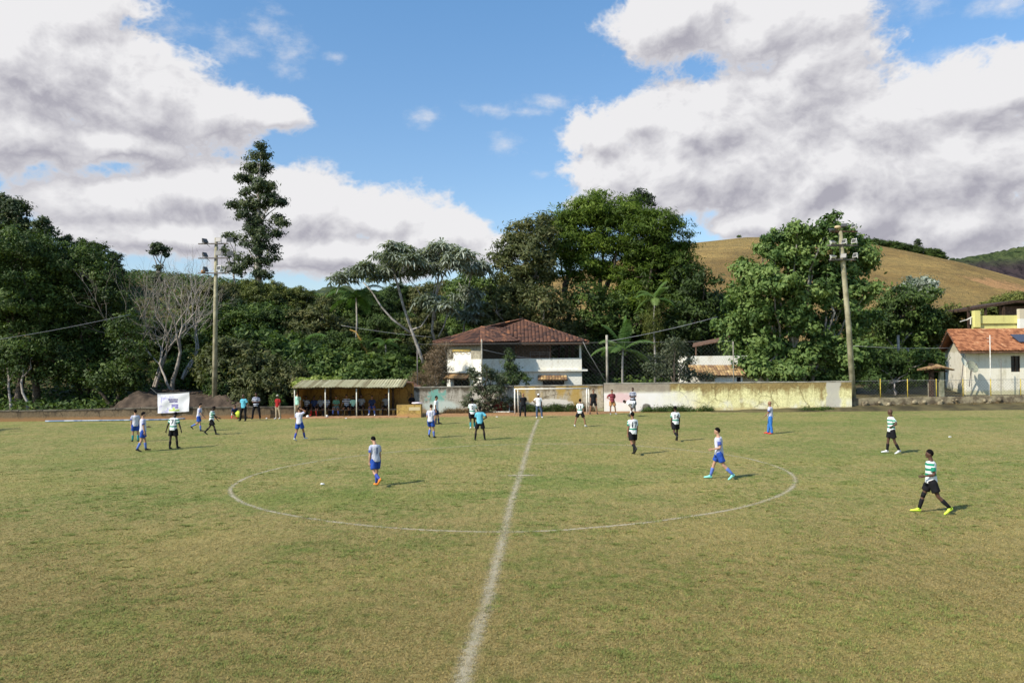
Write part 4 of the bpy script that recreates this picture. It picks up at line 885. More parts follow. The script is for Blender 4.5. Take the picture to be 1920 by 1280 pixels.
# ------------------------------------------------------------------ walls round the pitch
def wall_run(name, pts, z0, tops, t, m, label, cat='wall', coping=None):
    base = pts[0]; th_ = thing(name, (base[0], base[1], 0), label, cat); mb = MB()
    for i in range(len(pts) - 1): mb.wall(pts[i], pts[i + 1], z0, tops[i], t, z0, tops[i + 1])
    obj('wall_face', mb, m, th_)
    if coping:
        mb = MB()
        for i in range(len(pts) - 1):
            a_, b_ = Vector((*pts[i], tops[i])), Vector((*pts[i+1], tops[i+1])); L_ = (b_ - a_).length; k_ = max(1, int(L_ / 1.3)); d = (b_ - a_) / k_; nn = Vector((-d.y, d.x, 0)).normalized() * -.02; rr_ = random.Random(int(L_ * 100))
            for q in range(k_):
                p0 = a_ + d * q + nn; p1 = a_ + d * (q + rr_.choice((.995, .99, .97))) + nn; j0, j1 = rr_.uniform(-.012, .02), rr_.uniform(-.012, .02); hh = rr_.choice((.05, .06, .065)) 
                mb.wall((p0.x, p0.y), (p1.x, p1.y), p0.z - .02, p0.z + hh + j0, t + .04, p1.z - .02, p1.z + hh + j1)
        obj('coping', mb, coping, th_)
    return th_
gw = lambda px, py: tuple(gnd(px, py))[:2]
pl = [gw(-60, 792), gw(120, 789), gw(260, 787.5), gw(400, 786), gw(556, 783)]
tz = [at(a, b_, y[1]).z for (a, b_), y in zip(((-60, 772), (120, 770), (260, 766), (400, 765), (556, 764)), pl)]
wall_run('low_wall', [(p[0], p[1] + .3) for p in pl], -.1, tz, .22, W_LOW, 'long low stained wall along the far-left side of the pitch', coping=worn('dark_coping', (.07,.06,.045), (.20,.17,.13), 2))
# graffiti wall between dugout and goal
m_g, n, b, c, p, q = wallmat('graffiti_wall', (.50, .46, .38), (.12, .10, .07), (.36, .25, .13), 0, 2.0, .4, 11)
gp = at(818, 745, 58.5); d = n.v('LENGTH', n.v('MULTIPLY', n.v('SUBTRACT', p, tuple(gp)), (1/.8, .2, 1/.8)))
tq = n.ss(n.m('SUBTRACT', n.m('ADD', d, n.m('MULTIPLY', n.noise(p, 3.2, 6, .75), 3.4)), 1.75), .75, .45); c2 = n.mix(tq, c, (.20, .42, .34))
gp2 = at(828, 762, 58.5); d = n.v('LENGTH', n.v('MULTIPLY', n.v('SUBTRACT', p, tuple(gp2)), (1/1.5, .2, 1/.55))); c2 = n.mix(n.m('MULTIPLY', n.ss(n.m('ADD', d, n.noise(p, 1.6, 5, .6)), 1.55, 1.1), .85), c2, (.60, .66, .58))
gp3 = at(895, 755, 58.5); d = n.v('LENGTH', n.v('MULTIPLY', n.v('SUBTRACT', p, tuple(gp3)), (1/.5, .2, 1/.9))); c2 = n.mix(n.m('MULTIPLY', n.ss(n.m('ADD', d, n.noise(p, 1.6, 5, .6)), 1.7, 1.2), .8), c2, (.62, .58, .50))
n.put(b.inputs['Base Color'], c2)
Yw = 58.6
def wx(px, Y=Yw): return at(px, 740, Y).x
wall_run('graffiti_wall', [(wx(742), Yw), (wx(962), Yw)], -.1, [at(742, 727, Yw).z, at(962, 724, Yw).z], .2, m_g, 'grey stained wall with faded teal graffiti between the dugout and the small goal', coping=CONC)
m_g2, n, b, c, p, q = wallmat('goal_wall', (.50, .44, .33), (.15, .11, .06), (.42, .40, .22), 0, 2.0, .4, 21)
yy = n.ss(n.noise(n.v('MULTIPLY', p, (1, 1, .4)), .55, 4, .6), .47, .56); c2 = n.mix(n.m('MULTIPLY', yy, .8), c, (.46, .30, .07))
gp2 = at(1032, 757, 58.5); d = n.v('LENGTH', n.v('MULTIPLY', n.v('SUBTRACT', p, tuple(gp2)), (1/1.7, .2, 1/.38))); c2 = n.mix(n.ss(n.m('ADD', d, n.noise(p, 2, 5, .6)), 1.6, 1.3), c2, (.72, .66, .56)); n.put(b.inputs['Base Color'], c2)
wall_run('goal_wall', [(wx(963.5), Yw + .02), (wx(1131), Yw - .1)], -.1, [at(962, 724, Yw).z, at(1131, 722, Yw).z], .2, m_g2, 'patchy yellow and grey wall directly behind the small goal', coping=CONC)
Yr0, Yr1 = 57.9, 56.6
m_y, n, b, c, p, q = wallmat('yellow_wall', (.78, .73, .38), (.30, .22, .09), (.55, .44, .20), 0, 2.0, .55, 31)
xx = q[0]; wht = n.ss(n.m('ADD', xx, n.m('MULTIPLY', n.m('SUBTRACT', n.noise(p, .8, 5, .6), .5), 5)), wx(1330, 57), wx(1225, 57)); hz = n.ss(q[2], 1.55, 1.2)
c2 = n.mix(n.m('MULTIPLY', wht, hz), c, n.mix(n.noise(p, 3, 5, .6), (.88, .85, .80), (.76, .72, .66)))
lowp = n.m('MULTIPLY', n.ss(q[2], 1.0, .5), n.ss(n.noise(n.v('MULTIPLY', p, (1, 1, .6)), .9, 4, .6), .45, .6)); c2 = n.mix(n.m('MULTIPLY', lowp, .7), c2, (.80, .77, .62))
gtop = n.m('MULTIPLY', n.ss(xx, wx(1262, 57), wx(1256, 57)), n.ss(q[2], 1.2, 1.5)); c2 = n.mix(n.m('MULTIPLY', gtop, .75), c2, n.mix(n.noise(p, 4, 6, .7), (.16, .13, .11), (.50, .45, .38)))
pk = at(1165, 745, 57.5); d = n.v('LENGTH', n.v('MULTIPLY', n.v('SUBTRACT', p, tuple(pk)), (1/1.2, .2, 1/.4))); c2 = n.mix(n.m('MULTIPLY', n.ss(n.m('ADD', d, n.noise(p, 2.2, 5, .6)), 1.6, 1.1), .45), c2, (.62, .22, .24))
xa, xb = wx(1546, 57), wx(1570, 57); bx1 = n.m('MULTIPLY', n.ss(n.m('ADD', xx, n.m('MULTIPLY', n.noise(p, 1.5, 3), .5)), xa + .2, xa + .32), n.ss(n.m('ADD', xx, n.m('MULTIPLY', n.noise(p, 1.2, 3), .7)), xb + .5, xb + .3)); c2 = n.mix(n.m('MULTIPLY', bx1, .9), c2, (.50, .47, .40))
dk = at(1213, 764, 57.5); d = n.v('LENGTH', n.v('MULTIPLY', n.v('SUBTRACT', p, tuple(dk)), (1/.36, .2, 1/.32))); c2 = n.mix(n.ss(n.m('ADD', d, n.m('MULTIPLY', n.noise(p, 3, 5, .6), .8)), 1.4, 1.15), c2, (.20, .18, .15))
n.put(b.inputs['Base Color'], c2)
wall_run('yellow_wall', [(wx(1132.5, Yr0), Yr0), (wx(1597, Yr1), Yr1)], -.1, [at(1132, 719.5, Yr0).z, at(1597, 715.5, Yr1).z], .22, m_y, 'long wall stained white then yellow, running from the small goal to the leaning pole', coping=CONC)
# low stone wall on the right
m_s = worn('lichen_stone', (.13, .10, .065), (.38, .32, .20), 1.8, bump=.8, bscale=6)
pr = [(wx(1600, 57.0), 57.0), (wx(1760, 57.4), 57.4), (wx(1990, 57.8), 57.8)]
ts = wall_run('stone_wall', pr, -.1, [at(1600, 747, 57).z, at(1760, 744, 57.4).z, at(1990, 740, 57.8).z], .35, m_s, 'low rough stone retaining wall along the far right side of the pitch')
mb = MB(); rnd = random.Random(4)
for i in range(60):
    t = rnd.random(); x = pr[0][0] + (pr[2][0] - pr[0][0]) * t; y = 56.95 + .8 * t; r = rnd.uniform(.05, .16); mb.ball((x, y - .02, rnd.uniform(.02, .6)), (r * 1.4, .09, r), 7, 5)
obj('stones', mb, m_s, ts, True)
# fence posts and chain link on the right
fz0 = .75
ft = thing('chain_link_fence', (wx(1651, 57.9), 57.9, fz0), 'chain-link fence with yellow posts standing on the low stone wall on the right', 'fence')
fxs = [1603, 1651, 1702, 1756, 1806, 1858, 1914, 1975]
for px in fxs:
    mb = MB(); x = wx(px, 57.9); mb.tube([(x, 57.9, fz0 - .1), (x, 57.9, at(px, 710 if px not in (1603,) else 712, 57.9).z)], .032, 7); obj('post', mb, YPOST, ft, True)
mb = MB(); xa, xb = wx(1600, 57.9), wx(1990, 57.9); s_ = .22; zt = at(1700, 713, 57.9).z; h_ = zt - fz0; k = int((xb - xa) / s_)
for i in range(k):
    for sg in (-1, 1):
        x0 = xa + i * s_; mb.tube([(x0, 57.9, fz0 if sg > 0 else zt), (x0 + h_, 57.9, zt if sg > 0 else fz0)], .004, 3, False)
mb.tube([(xa, 57.9, zt), (xb, 57.9, zt)], .012, 4); obj('mesh', mb, WIRE, ft)
# high ball-stop net over the central wall
nt_ = thing('ball_stop_fence', (wx(905, 58.9), 58.9, 0), 'tall thin wire ball-stop net rising above the wall in front of the house', 'fence')
npx = [(783, 58.9, 2.0, 4.6), (904, 58.9, .0, at(904, 636, 58.9).z), (1139, 58.9, 1.2, at(1139, 628, 58.9).z), (1376, 58.9, 1.5, at(1376, 640, 58.9).z)]
for i, (px, y, a, b_) in enumerate(npx):
    mb = MB(); x = wx(px, y); mb.tube([(x, y, a), (x, y, b_)], .055 if i in (1,) else (.09 if i == 2 else .04), 8); obj('post', mb, CONC if i else STEEL, nt_, True)
mb = MB(); xa, xb = wx(783, 58.9), wx(1376, 58.9); zt, z0_ = 5.0, 1.95; h_ = zt - z0_
for i in range(int((xb - xa) / .3)):
    for sg in (-1, 1):
        x0 = xa + i * .3; mb.tube([(x0, 58.9, z0_ if sg > 0 else zt), (min(x0 + h_, xb), 58.9, zt if sg > 0 else z0_)], .0025, 3, False)
mb.tube([(xa, 58.9, zt), (xb, 58.9, zt)], .008, 4, False); obj('mesh', mb, WIRE, nt_)
mb = MB(); mb.tube([at(1093, 640, 58.9), at(1100, 655, 58.8), at(1136, 716, 58.3)], .02, 5); tag(obj('stay_cable', mb, WIRE, None, True, loc=tuple(at(1136, 716, 58.3))), 'slanting stay cable from the house corner down to the foot of the concrete post', 'cable')
def cable(pts, r, label):
    mb = MB(); P = []
    for i in range(len(pts) - 1):
        a, b_ = Vector(pts[i]), Vector(pts[i + 1])
        for k_ in range(8):
            t = k_ / 8; P.append(a.lerp(b_, t) - Vector((0, 0, .35 * math.sin(math.pi * t) * (b_ - a).length / 30)))
    P.append(Vector(pts[-1])); mb.tube(P, r, 5); tag(obj('overhead_cable', mb, mat('cable_grey', (.42, .42, .42), .5)[0], None, True, loc=tuple(P[0])), label, 'cable')
cable([at(-60, 645, 56), at(245, 589, 63)], .014, 'pale overhead cable crossing the dark trees at the far left')
cable([at(1139, 640, 58.9), at(1345, 594, 62)], .016, 'overhead cable rising right from the concrete post behind the small goal')
cable([at(640, 610, 64), at(810, 632, 66)], .012, 'thin cable reaching the left end of the house roof')
cable([at(1600, 648, 60), at(1780, 652, 62)], .012, 'thin cable from the leaning pole to the right house')
cable([at(904, 655, 58.9), at(1000, 672, 64)], .014, 'short cable across the dark balcony of the house')
# ------------------------------------------------------------------ house
H = {}
hc = Vector((at(903, 700, 62).x, 62, 0)); hl = Vector((at(838, 700, 65.2).x, 65.2, 0)); hr = Vector((at(957, 700, 65.6).x, 65.6, 0)); he = Vector((at(1091, 700, 65.6).x, 65.6, 0))
hb = Vector((he.x + .2, 73, 0)); hlb = Vector((hl.x + 1.5, 73, 0)); bld = thing('house', (hc.x, hc.y, 0), 'white two-storey house with old hipped tile roof and open balconies behind the wall', 'house')
z = lambda py, Y: at(903, py, Y).z
zf = z(699, 62); zp = z(673, 62); ze = z(640, 62); 
mb = MB()   # lower storey and parapets
hr2 = hr + Vector((0, 0, 0))
mb.wall(hl, hc, -.1, zf, .2); mb.wall(hc, hr, -.1, zf, .2); 
wa, wb = at(1017, 700, 65.6).x, at(1058, 700, 65.6).x; wz0, wz1 = at(1040, 724, 65.6).z, at(1040, 709, 65.6).z
mb.wall((hr.x, 65.6), (wa, 65.6), -.1, zf, .2); mb.wall((wb, 65.6), (he.x, 65.6), -.1, zf, .2); mb.wall((wa, 65.6), (wb, 65.6), wz1, zf, .2)
mb.wall((he.x, 65.6), (hb.x, 73), -.1, zf, .2); mb.wall((hb.x, 73), (hlb.x, 73), -.1, zp, .2); mb.wall((hlb.x, 73), (hl.x, hl.y), -.1, zf, .2)
mb.wall(hl, hc, zf + .14, zp, .15); mb.wall(hc, hr, zf + .14, zp, .15); mb.wall((hr.x, 65.6), (he.x, 65.6), zf + .14, zp, .15); mb.wall((he.x, 65.6), (hb.x, 73), zf + .14, zp, .15)
obj('wall', mb, WHITE, bld)
# floor slab with lip
sl = MB(); o_ = .28; C0 = [hl + Vector((-o_, -o_ * .6, 0)), hc + Vector((0, -o_ * 1.2, 0)), hr + Vector((o_ * .6, -o_, 0)), Vector((he.x + .45, 65.6 - o_, 0)), Vector((hb.x + .4, 73, 0)), Vector((hlb.x, 73, 0))]
sl.add([(p.x, p.y, zf) for p in C0] + [(p.x, p.y, zf + .137) for p in C0], [(5,4,3,2,1,0), (6,7,8,9,10,11)] + [(i, (i+1) % 6, (i+1) % 6 + 6, i + 6) for i in range(6)]); obj('floor_slab', sl, WHITE, bld)
# upper storey back walls, posts, lattice
mb = MB(); mb.wall((hl.x + .3, 68.6), (hr.x + 3.2, 68.6), zf + .14, ze, .15); mb.wall((hr.x + 3.2, 65.9), (hr.x + 3.2, 68.6), zf + .14, ze, .15); obj('inner_wall', mb, mat('shaded_plaster', (.10, .085, .07), .9)[0], bld)  # plaster coloured dark to paint in the shade of the balcony recess
mb = MB()
lx0, lx1 = at(966, 660, 65.75).x, at(1030, 660, 65.75).x
for i in range(22): mb.box((lx0 + (lx1 - lx0) * i / 21, 65.8, (zp + ze) / 2), (.05, .05, ze - zp))
for i in range(9): mb.box((lx0 + (lx1 - lx0) / 2, 65.83, zp + .1 + (ze - zp) * i / 9), (lx1 - lx0, .04, .045))
obj('lattice', mb, WOODB, bld)
mb = MB()
for px, y in ((1012, 65.7), (968, 65.7), (1032, 65.7)): mb.box((at(px, 660, y).x, y, (zp + ze) / 2), (.12, .12, ze - zp))
obj('balcony_post', mb, WOODB, bld)
mb = MB()
for px, y, w_ in ((1062, 71, .32), (1074, 70.5, .3), (1048, 71.5, .2)): mb.box((at(px, 660, y).x, y, (zp + ze) / 2 - .3), (w_, w_, ze - zp + .7))
obj('rear_post', mb, WOODD, bld)
mb = MB(); mb.box((at(1088, 660, 65.7).x, 65.72, (zp + ze) / 2), (.16, .16, ze - zp)); obj('corner_post', mb, WHITE, bld)
mb = MB(); mb.box((hc.x, hc.y + .1, (zp + ze) / 2), (.15, .15, ze - zp)); obj('wing_corner_post', mb, WOODP, bld)
mb = MB(); a_, b__ = at(994, 660, 65.5), at(1030, 660, 65.5)
for k_ in (0, .5, 1): mb.tube([a_.lerp(b__, k_) + Vector((0, 0, -.5)), a_.lerp(b__, k_) + Vector((0, 0, .05))], .025, 5)
for dz in (0, -.18): mb.tube([a_ + Vector((0, 0, dz)), b__ + Vector((0, 0, dz))], .02, 5)
obj('railing', mb, STEEL, bld)
# left face of wing: board panels, white cloth opening
dL = (hc - hl).normalized(); LL = (hc - hl).length
def lf(t, off=0): 
    p = hl + dL * LL * t; return (p.x - dL.y * off, p.y + dL.x * off)
mb = MB(); mb.wall(lf(.0, .03), lf(.16, .03), zp, ze, .1); mb.wall(lf(.70, .03), lf(.98, .03), zp, ze, .1); mb.wall(lf(.16, .03), lf(.70, .03), ze - .62, ze, .1); obj('board_panel', mb, WOODP, bld)
mb = MB(); mb.wall(lf(.16, .12), lf(.70, .12), zp, ze - .62, .02); obj('hanging_sheet', mb, mat('white_sheet', (.78, .76, .70), .9)[0], bld)
mb = MB()
for k_ in range(3):
    P = []
    for i in range(9):
        t = i / 8; q_ = lf(.17 + .17 * k_ + .17 * t, -.02); P.append((q_[0], q_[1], ze - .66 - .22 * math.sin(math.pi * t)))
    mb.tube(P, .022, 5)
mb.wall(lf(.16, .0), lf(.70, .0), ze - .72, ze - .55, .03)
obj('garland', mb, mat('ochre_cloth', (.50, .36, .10), .9)[0], bld)
# roof
apex = at(983, 601, 69.4); wap = at(902, 615, 66.6); E0 = at(812, 639, 66.2); E1 = at(903, 642, 61.2); zE = E1.z
E0.z = zE; E2 = Vector((at(972, 640, 64.9).x, 64.9, zE)); E3 = Vector((at(1104, 637, 64.9).x, 64.9, zE)); E4 = Vector((E3.x, 74.5, zE)); E5 = Vector((E0.x + 1.2, 74.5, zE))
J = wap.lerp(apex, .5); J.z = wap.z - .02
rt = MB()
tile_plane(rt, [E0, E1, wap], Vector(((E0.x + E1.x) / 2, (E0.y + E1.y) / 2, 0)) - Vector((wap.x, wap.y, 0)), seed=1, wt=.30, rise=.085)
v2 = Vector((J.x, J.y, J.z)); tile_plane(rt, [E1, E2, v2, wap], Vector((1, -.75, -.5)), seed=2, wt=.30, rise=.085)
MW = Vector((at(925, 640, 64.9).x, 64.9, zE)); tile_plane(rt, [Vector((E2.x - .3, 64.9, zE)), E3, apex, v2 + Vector((0, 0, .02))], Vector((0, -1, -.4)), seed=3, wt=.30, rise=.085)
tile_plane(rt, [E3, E4, apex], Vector((1, 0, -.4)), seed=4, wt=.30, rise=.085); tile_plane(rt, [E4, E5, apex], Vector((0, 1, -.4)), seed=5, wt=.30, rise=.085); tile_plane(rt, [E5, E0, wap, apex], Vector((-1, 0, -.4)), seed=6, wt=.30, rise=.085)
for a, b_ in ((E0, wap), (E1, wap), (wap, v2), (v2, apex), (E3, apex), (E4, apex), (v2, E2)): ridge_caps(rt, a, b_, seed=int(a.x * 10))
ro = obj('roof', rt, T_OLD, bld, var=True)
mb = MB()
for a, b_ in ((E0, E1), (E1, E2), (E2, E3), (E3, E4), (E4, E5), (E5, E0)): mb.tube([a - Vector((0, 0, .12)), b_ - Vector((0, 0, .12))], .07, 5)
mb.add([E0 - Vector((0,0,.1)), E1 - Vector((0,0,.1)), E2 - Vector((0,0,.1)), E3 - Vector((0,0,.1)), E4 - Vector((0,0,.1)), E5 - Vector((0,0,.1))], [(0,1,2,3,4,5)])
obj('eaves', mb, WOODD, bld)
# windows with tiled awnings
for (p0, p1, py0, py1, Y, ap0, ap1, apy0, apy1) in ((1018, 1057, 724, 710, 65.6, 1008, 1063, 703, 710.5),):
    w = MB(); w.box(((at(p0, 700, Y).x + at(p1, 700, Y).x) / 2, Y + .12, wz1 - .5), (at(p1, 700, Y).x - at(p0, 700, Y).x, .04, 1.0)); wo = obj('window', w, GLASS, bld)
    f = MB(); xa, xb = at(p0, 700, Y).x, at(p1, 700, Y).x; zt = wz1 - .01
    for x in (xa + .03, (xa + xb) / 2, xb - .03): f.box((x, Y + .07, zt - .5), (.06, .05, 1.0))
    f.box(((xa + xb) / 2, Y + .071, zt - .03), (xb - xa - .12, .048, .06)); obj('frame', f, WOODD, wo)
    a = MB(); A0, A1 = at(ap0, 704, Y - .02), at(ap1, 704, Y - .02); tile_plane(a, [A0, A1, A1 + Vector((0, -.75, -.34)), A0 + Vector((0, -.75, -.34))], Vector((0, -1, -.4)), seed=8); obj('awning', a, T_TAN, bld, var=True)
w = MB(); w.wall(lf(.22, -.015), lf(.66, -.015), zf - 1.3, zf - .42, .012); w2 = obj('window', w, GLASS, bld)
f = MB()
for t in (.22, .44, .65): f.wall(lf(t, -.04), lf(t + .02, -.04), zf - 1.3, zf - .42, .02)
obj('frame', f, WOODD, w2)
a = MB(); A0 = Vector((*lf(.08, -.01), zf - .12)); A1 = Vector((*lf(.74, -.01), zf - .12)); of = Vector((dL.y, -dL.x, 0)) * .75 + Vector((0, 0, -.36)); tile_plane(a, [A0, A1, A1 + of, A0 + of], of, seed=9); obj('awning', a, T_TAN, bld, var=True)
# ------------------------------------------------------------------ white house behind the shrubs
Y = 63; wh = thing('white_outbuilding', (at(1340, 700, Y).x, Y, 0), 'low white building with a ribbed tile lean-to, half hidden by shrubs behind the wall', 'building')
mb = MB(); x0, x1 = at(1296, 700, Y).x, at(1392, 700, Y).x; mb.wall((x0, Y + 1.2), (at(1450, 700, Y).x, Y + 1.2), .0, at(1340, 667, Y).z, .2); mb.wall((x0, Y + 5), (x0, Y + 1.2), 0, at(1340, 667, Y).z, .2); mb.wall((at(1340, 700, Y).x, Y), (x1, Y), 0, at(1350, 704, Y).z - .1, .2); obj('wall', mb, WHITE, wh)
a = MB(); A0, A1 = at(1290, 685, Y + 1.2), at(1394, 685, Y + 1.2); B0, B1 = at(1300, 704, Y - .4), at(1396, 704, Y - .4); tile_plane(a, [A0, A1, B1, B0], Vector((0, -1, -.4)), seed=10); obj('roof', a, T_TAN, wh, var=True)
mb = MB(); mb.box((at(1385, 712, Y).x, Y - .02, at(1385, 713, Y).z), (.3, .03, .5)); obj('doorway', mb, DARKIN, wh)  # flat dark panel on the wall, painted as a shaded opening
mb = MB(); mb.tube([at(1300, 650, 66), at(1370, 636, 66)], .06, 5); mb.add([at(1298, 650, 66), at(1372, 635, 66), at(1374, 628, 70), at(1300, 643, 70)], [(0,1,2,3)])
for px in (1305, 1366): mb.tube([at(px, 650, 66), at(px, 700, 66)], .06, 6)
tag(obj('shed_roof', mb, WOODB, None, loc=tuple(at(1305, 700, 66))), 'weathered sloping shed roof in the shade above the white outbuilding', 'shed')
# ------------------------------------------------------------------ right house with dish
Y = 62; rh = thing('right_house', (at(1800, 740, Y).x, Y, .7), 'white bungalow with an orange clay-tile gable roof at the right edge', 'house')
zg = .8; c0 = at(1821, 740, Y); zev = at(1810, 657, Y).z; cl = Vector((at(1777, 700, Y + 4).x, Y + 4, 0)); xr = at(2060, 700, Y).x; zr = at(1780, 619, Y + 4).z
cx0 = at(1811, 700, Y).x; clx = at(1773, 700, Y + 8).x
mb = MB(); wxa, wxb = at(1896, 700, Y).x, at(1913, 700, Y).x; wza, wzb = at(1900, 697, Y).z, at(1900, 667, Y).z
mb.wall((cx0, Y), (wxa, Y), .3, zev, .2); mb.wall((wxb, Y), (xr, Y), .3, zev, .2); mb.wall((wxa, Y), (wxb, Y), .3, wza, .2); mb.wall((wxa, Y), (wxb, Y), wzb, zev, .2)
gx = cx0 - 1.2   # gable wall runs back-left
gf = at(1775, 700, Y + 8).x; ga = at(1789, 641, Y + 4); mb.add([(cx0, Y, .3), (gf, Y + 8, .3), (gf, Y + 8, zev), (ga.x, Y + 4, ga.z), (cx0, Y, zev)], [(0, 1, 2, 3, 4)]); mb.wall((gf, Y + 8), (xr, Y + 8), .3, zev, .2)
obj('wall', mb, WHITE2, rh)
rf = MB(); e0 = at(1800, 658, Y - .7); e1 = Vector((xr, Y - .7, e0.z)); r0_ = at(1777, 619.5, Y + 3.6); r1_ = Vector((xr, Y + 3.6, r0_.z)); tile_plane(rf, [e0, e1, r1_, r0_], Vector((0, -1, -.6)), seed=12, wt=.24); b0 = Vector((at(1766, 655, Y + 8).x, Y + 8.5, e0.z)); tile_plane(rf, [b0, Vector((xr, Y + 8.5, e0.z)), r1_, r0_], Vector((0, 1, -.6)), seed=13); ridge_caps(rf, r0_, r1_, 3)
obj('roof', rf, T_RED, rh, var=True)
mb = MB(); mb.tube([e0 - Vector((0, 0, .13)), e1 - Vector((0, 0, .13))], .06, 5); mb.tube([e0 - Vector((0, 0, .1)), r0_ - Vector((0, 0, .1))], .07, 5); mb.tube([b0 - Vector((0, 0, .1)), r0_ - Vector((0, 0, .1))], .07, 5); obj('fascia', mb, WOODB, rh)
w = MB(); w.box(((wxa + wxb) / 2, Y + .12, (wza + wzb) / 2), (wxb - wxa, .03, wzb - wza)); w3 = obj('window', w, GLASS, rh)
f = MB()
for x in (wxa + .03, (wxa + wxb) / 2, wxb - .03): f.box((x, Y + .06, (wza + wzb) / 2), (.05, .05, wzb - wza))
for k_ in range(5): f.box(((wxa + wxb) / 2, Y + .05, wza + (wzb - wza) * k_ / 4), (wxb - wxa, .02, .03))
obj('frame', f, WOODD, w3)
sp_ = MB(); a_ = at(1903, 637, Y + 1.1); sp_.box(tuple(a_ + Vector((1.1, 0, .12))), (2.2, 1.3, .06), rot=Matrix.Rotation(R(28), 3, 'X')); obj('solar_panel', sp_, mat('solar_glass', (.05, .06, .09), .2, .6)[0], rh)
def dish(px, py, r, Y, tilt, yaw, m, label):
    c = at(px, py, Y); t = thing('satellite_dish', c, label, 'satellite dish'); rot = Matrix.Rotation(R(yaw), 3, 'Z') @ Matrix.Rotation(R(tilt), 3, 'X'); vs = []; fs = []; nr, nn_ = 5, 18
    for j in range(nr + 1):
        q_ = r * j / nr
        for i in range(nn_):
            th = 6.2832 * i / nn_; vs.append(c + rot @ Vector((q_ * math.cos(th), q_ * math.sin(th), .25 * q_ * q_ / r)))
    for j in range(nr):
        for i in range(nn_): fs.append((j*nn_ + i, j*nn_ + (i+1) % nn_, (j+1)*nn_ + (i+1) % nn_, (j+1)*nn_ + i))
    mb = MB(); mb.add(vs, fs); obj('reflector', mb, m, t, True)
    mb = MB(); f = c + rot @ Vector((0, 0, r * .9))
    for k_ in range(3): mb.tube([c + rot @ Vector((r * math.cos(k_ * 2.1), r * math.sin(k_ * 2.1), r * .25)), f], .012, 4)
    mb.ball(f, .05, 8, 6); obj('feed_horn', mb, STEEL, t); mb = MB(); mb.tube([c - Vector((0, 0, .05)), c + Vector((0, .12, -.6)), c + Vector((0, .3, -1.5))], .035, 6); obj('mast', mb, STEEL, t)
dish(1821, 688, .52, 61.2, 62, 18, mat('dish_grey', (.30, .31, .22), .5)[0], 'large grey-green satellite dish in front of the right house')
dish(1806, 680, .42, 61.0, 66, 40, mat('dish_pale', (.74, .74, .58), .5)[0], 'paler satellite dish left of the grey-green one')
mb = MB(); mb.tube([at(1855, 744, 60), at(1857, 700, 60), at(1856, 628, 60)], [.04, .035, .03], 6); mb.tube([at(1850, 634, 60), at(1862, 634, 60)], .012, 4); mb.tube([at(1851, 640, 60), at(1861, 640, 60)], .012, 4); tag(obj('antenna_pole', mb, WPAINT, None, True, loc=tuple(at(1855, 744, 60))), 'thin pale antenna pole in front of the right house roof', 'pole')
for px, pt, lb in ((1822, 690, 'thin iron rod left of the antenna pole'), (1877, 672, 'thin iron rod right of the antenna pole')):
    mb = MB(); mb.tube([at(px, 742, 60.5), at(px, pt, 60.5)], .022, 5); tag(obj('iron_rod', mb, STEEL, None, loc=tuple(at(px, 742, 60.5))), lb, 'rod')
# yellow building and dark canopy beyond
Y = 72; yb = thing('yellow_building', (at(1860, 640, Y).x, Y, 3), 'pale yellow-green parapet building above the right house roof', 'building'); YG = wallmat('yellow_green_paint', (.72, .68, .25), (.55, .50, .20), None, 4, 9, .1, 9)[0]
mb = MB(); xa, xb = at(1825, 600, Y).x, at(1915, 600, Y).x; mb.wall((xa, Y), (xb, Y), 1, at(1860, 606.5, Y).z, .3); mb.wall((xa, Y - .14), (xb, Y - .14), at(1860, 606.6, Y).z + .01, at(1860, 591.5, Y).z, .3)
mb.box((at(1829, 600, Y).x, Y - .1, at(1829, 598, Y).z), (.5, .5, 1.5)); obj('parapet', mb, YG, yb)
mb = MB(); mb.box((at(1950, 600, Y).x - .55, Y - .3, at(1920, 600, Y).z - 1.5), (3.2, .4, 5)); obj('white_pillar', mb, WHITE, yb); mb = MB(); mb.box((at(1832, 590, Y).x, Y, at(1832, 589, Y).z), (.6, .25, .2), rot=Matrix.Rotation(R(-25), 3, 'Y')); mb.tube([at(1812, 600, Y), at(1822, 594, Y)], .05, 5); mb.tube([at(1800, 603, Y), at(1820, 597, Y)], .035, 5); mb.tube([at(1820, 596, Y), at(1820, 608, Y)], .05, 5); obj('railing', mb, WPAINT, yb)
Y = 82; cn = thing('dark_canopy', (at(1880, 590, Y).x, Y, 4), 'dark gabled shed roof behind the yellow building at the right edge', 'shed'); mb = MB(); A = at(1815, 583, Y); B = at(1908, 567, Y); C_ = at(1990, 572, Y)
mb.add([A, B, B + Vector((0, 6, 0)), A + Vector((0, 6, 0)), A + Vector((0, 0, .25)), B + Vector((0, 0, .25)), B + Vector((0, 6, .25)), A + Vector((0, 6, .25))], [(0,3,2,1),(4,5,6,7),(0,1,5,4),(1,2,6,5),(2,3,7,6),(3,0,4,7)]); mb.add([B, C_, C_ + Vector((0, 6, 0)), B + Vector((0, 6, 0)), B + Vector((0, 0, .25)), C_ + Vector((0, 0, .25)), C_ + Vector((0, 6, .25)), B + Vector((0, 6, .25))], [(0,3,2,1),(4,5,6,7),(0,1,5,4),(1,2,6,5),(2,3,7,6),(3,0,4,7)])
obj('roof', mb, WOODD, cn); mb = MB(); mb.wall((at(1885, 590, Y).x, Y + 1), (at(1990, 590, Y).x, Y + 1), 3, at(1900, 573, Y).z, .15); obj('wall', mb, WOODB, cn); mb = MB()
for px in (1818, 1850, 1884): mb = MB(); mb.box((at(px, 590, Y).x, Y + .2, at(px, 592, Y).z - .5), (.2, .2, 3)); obj('post', mb, WOODD, cn)
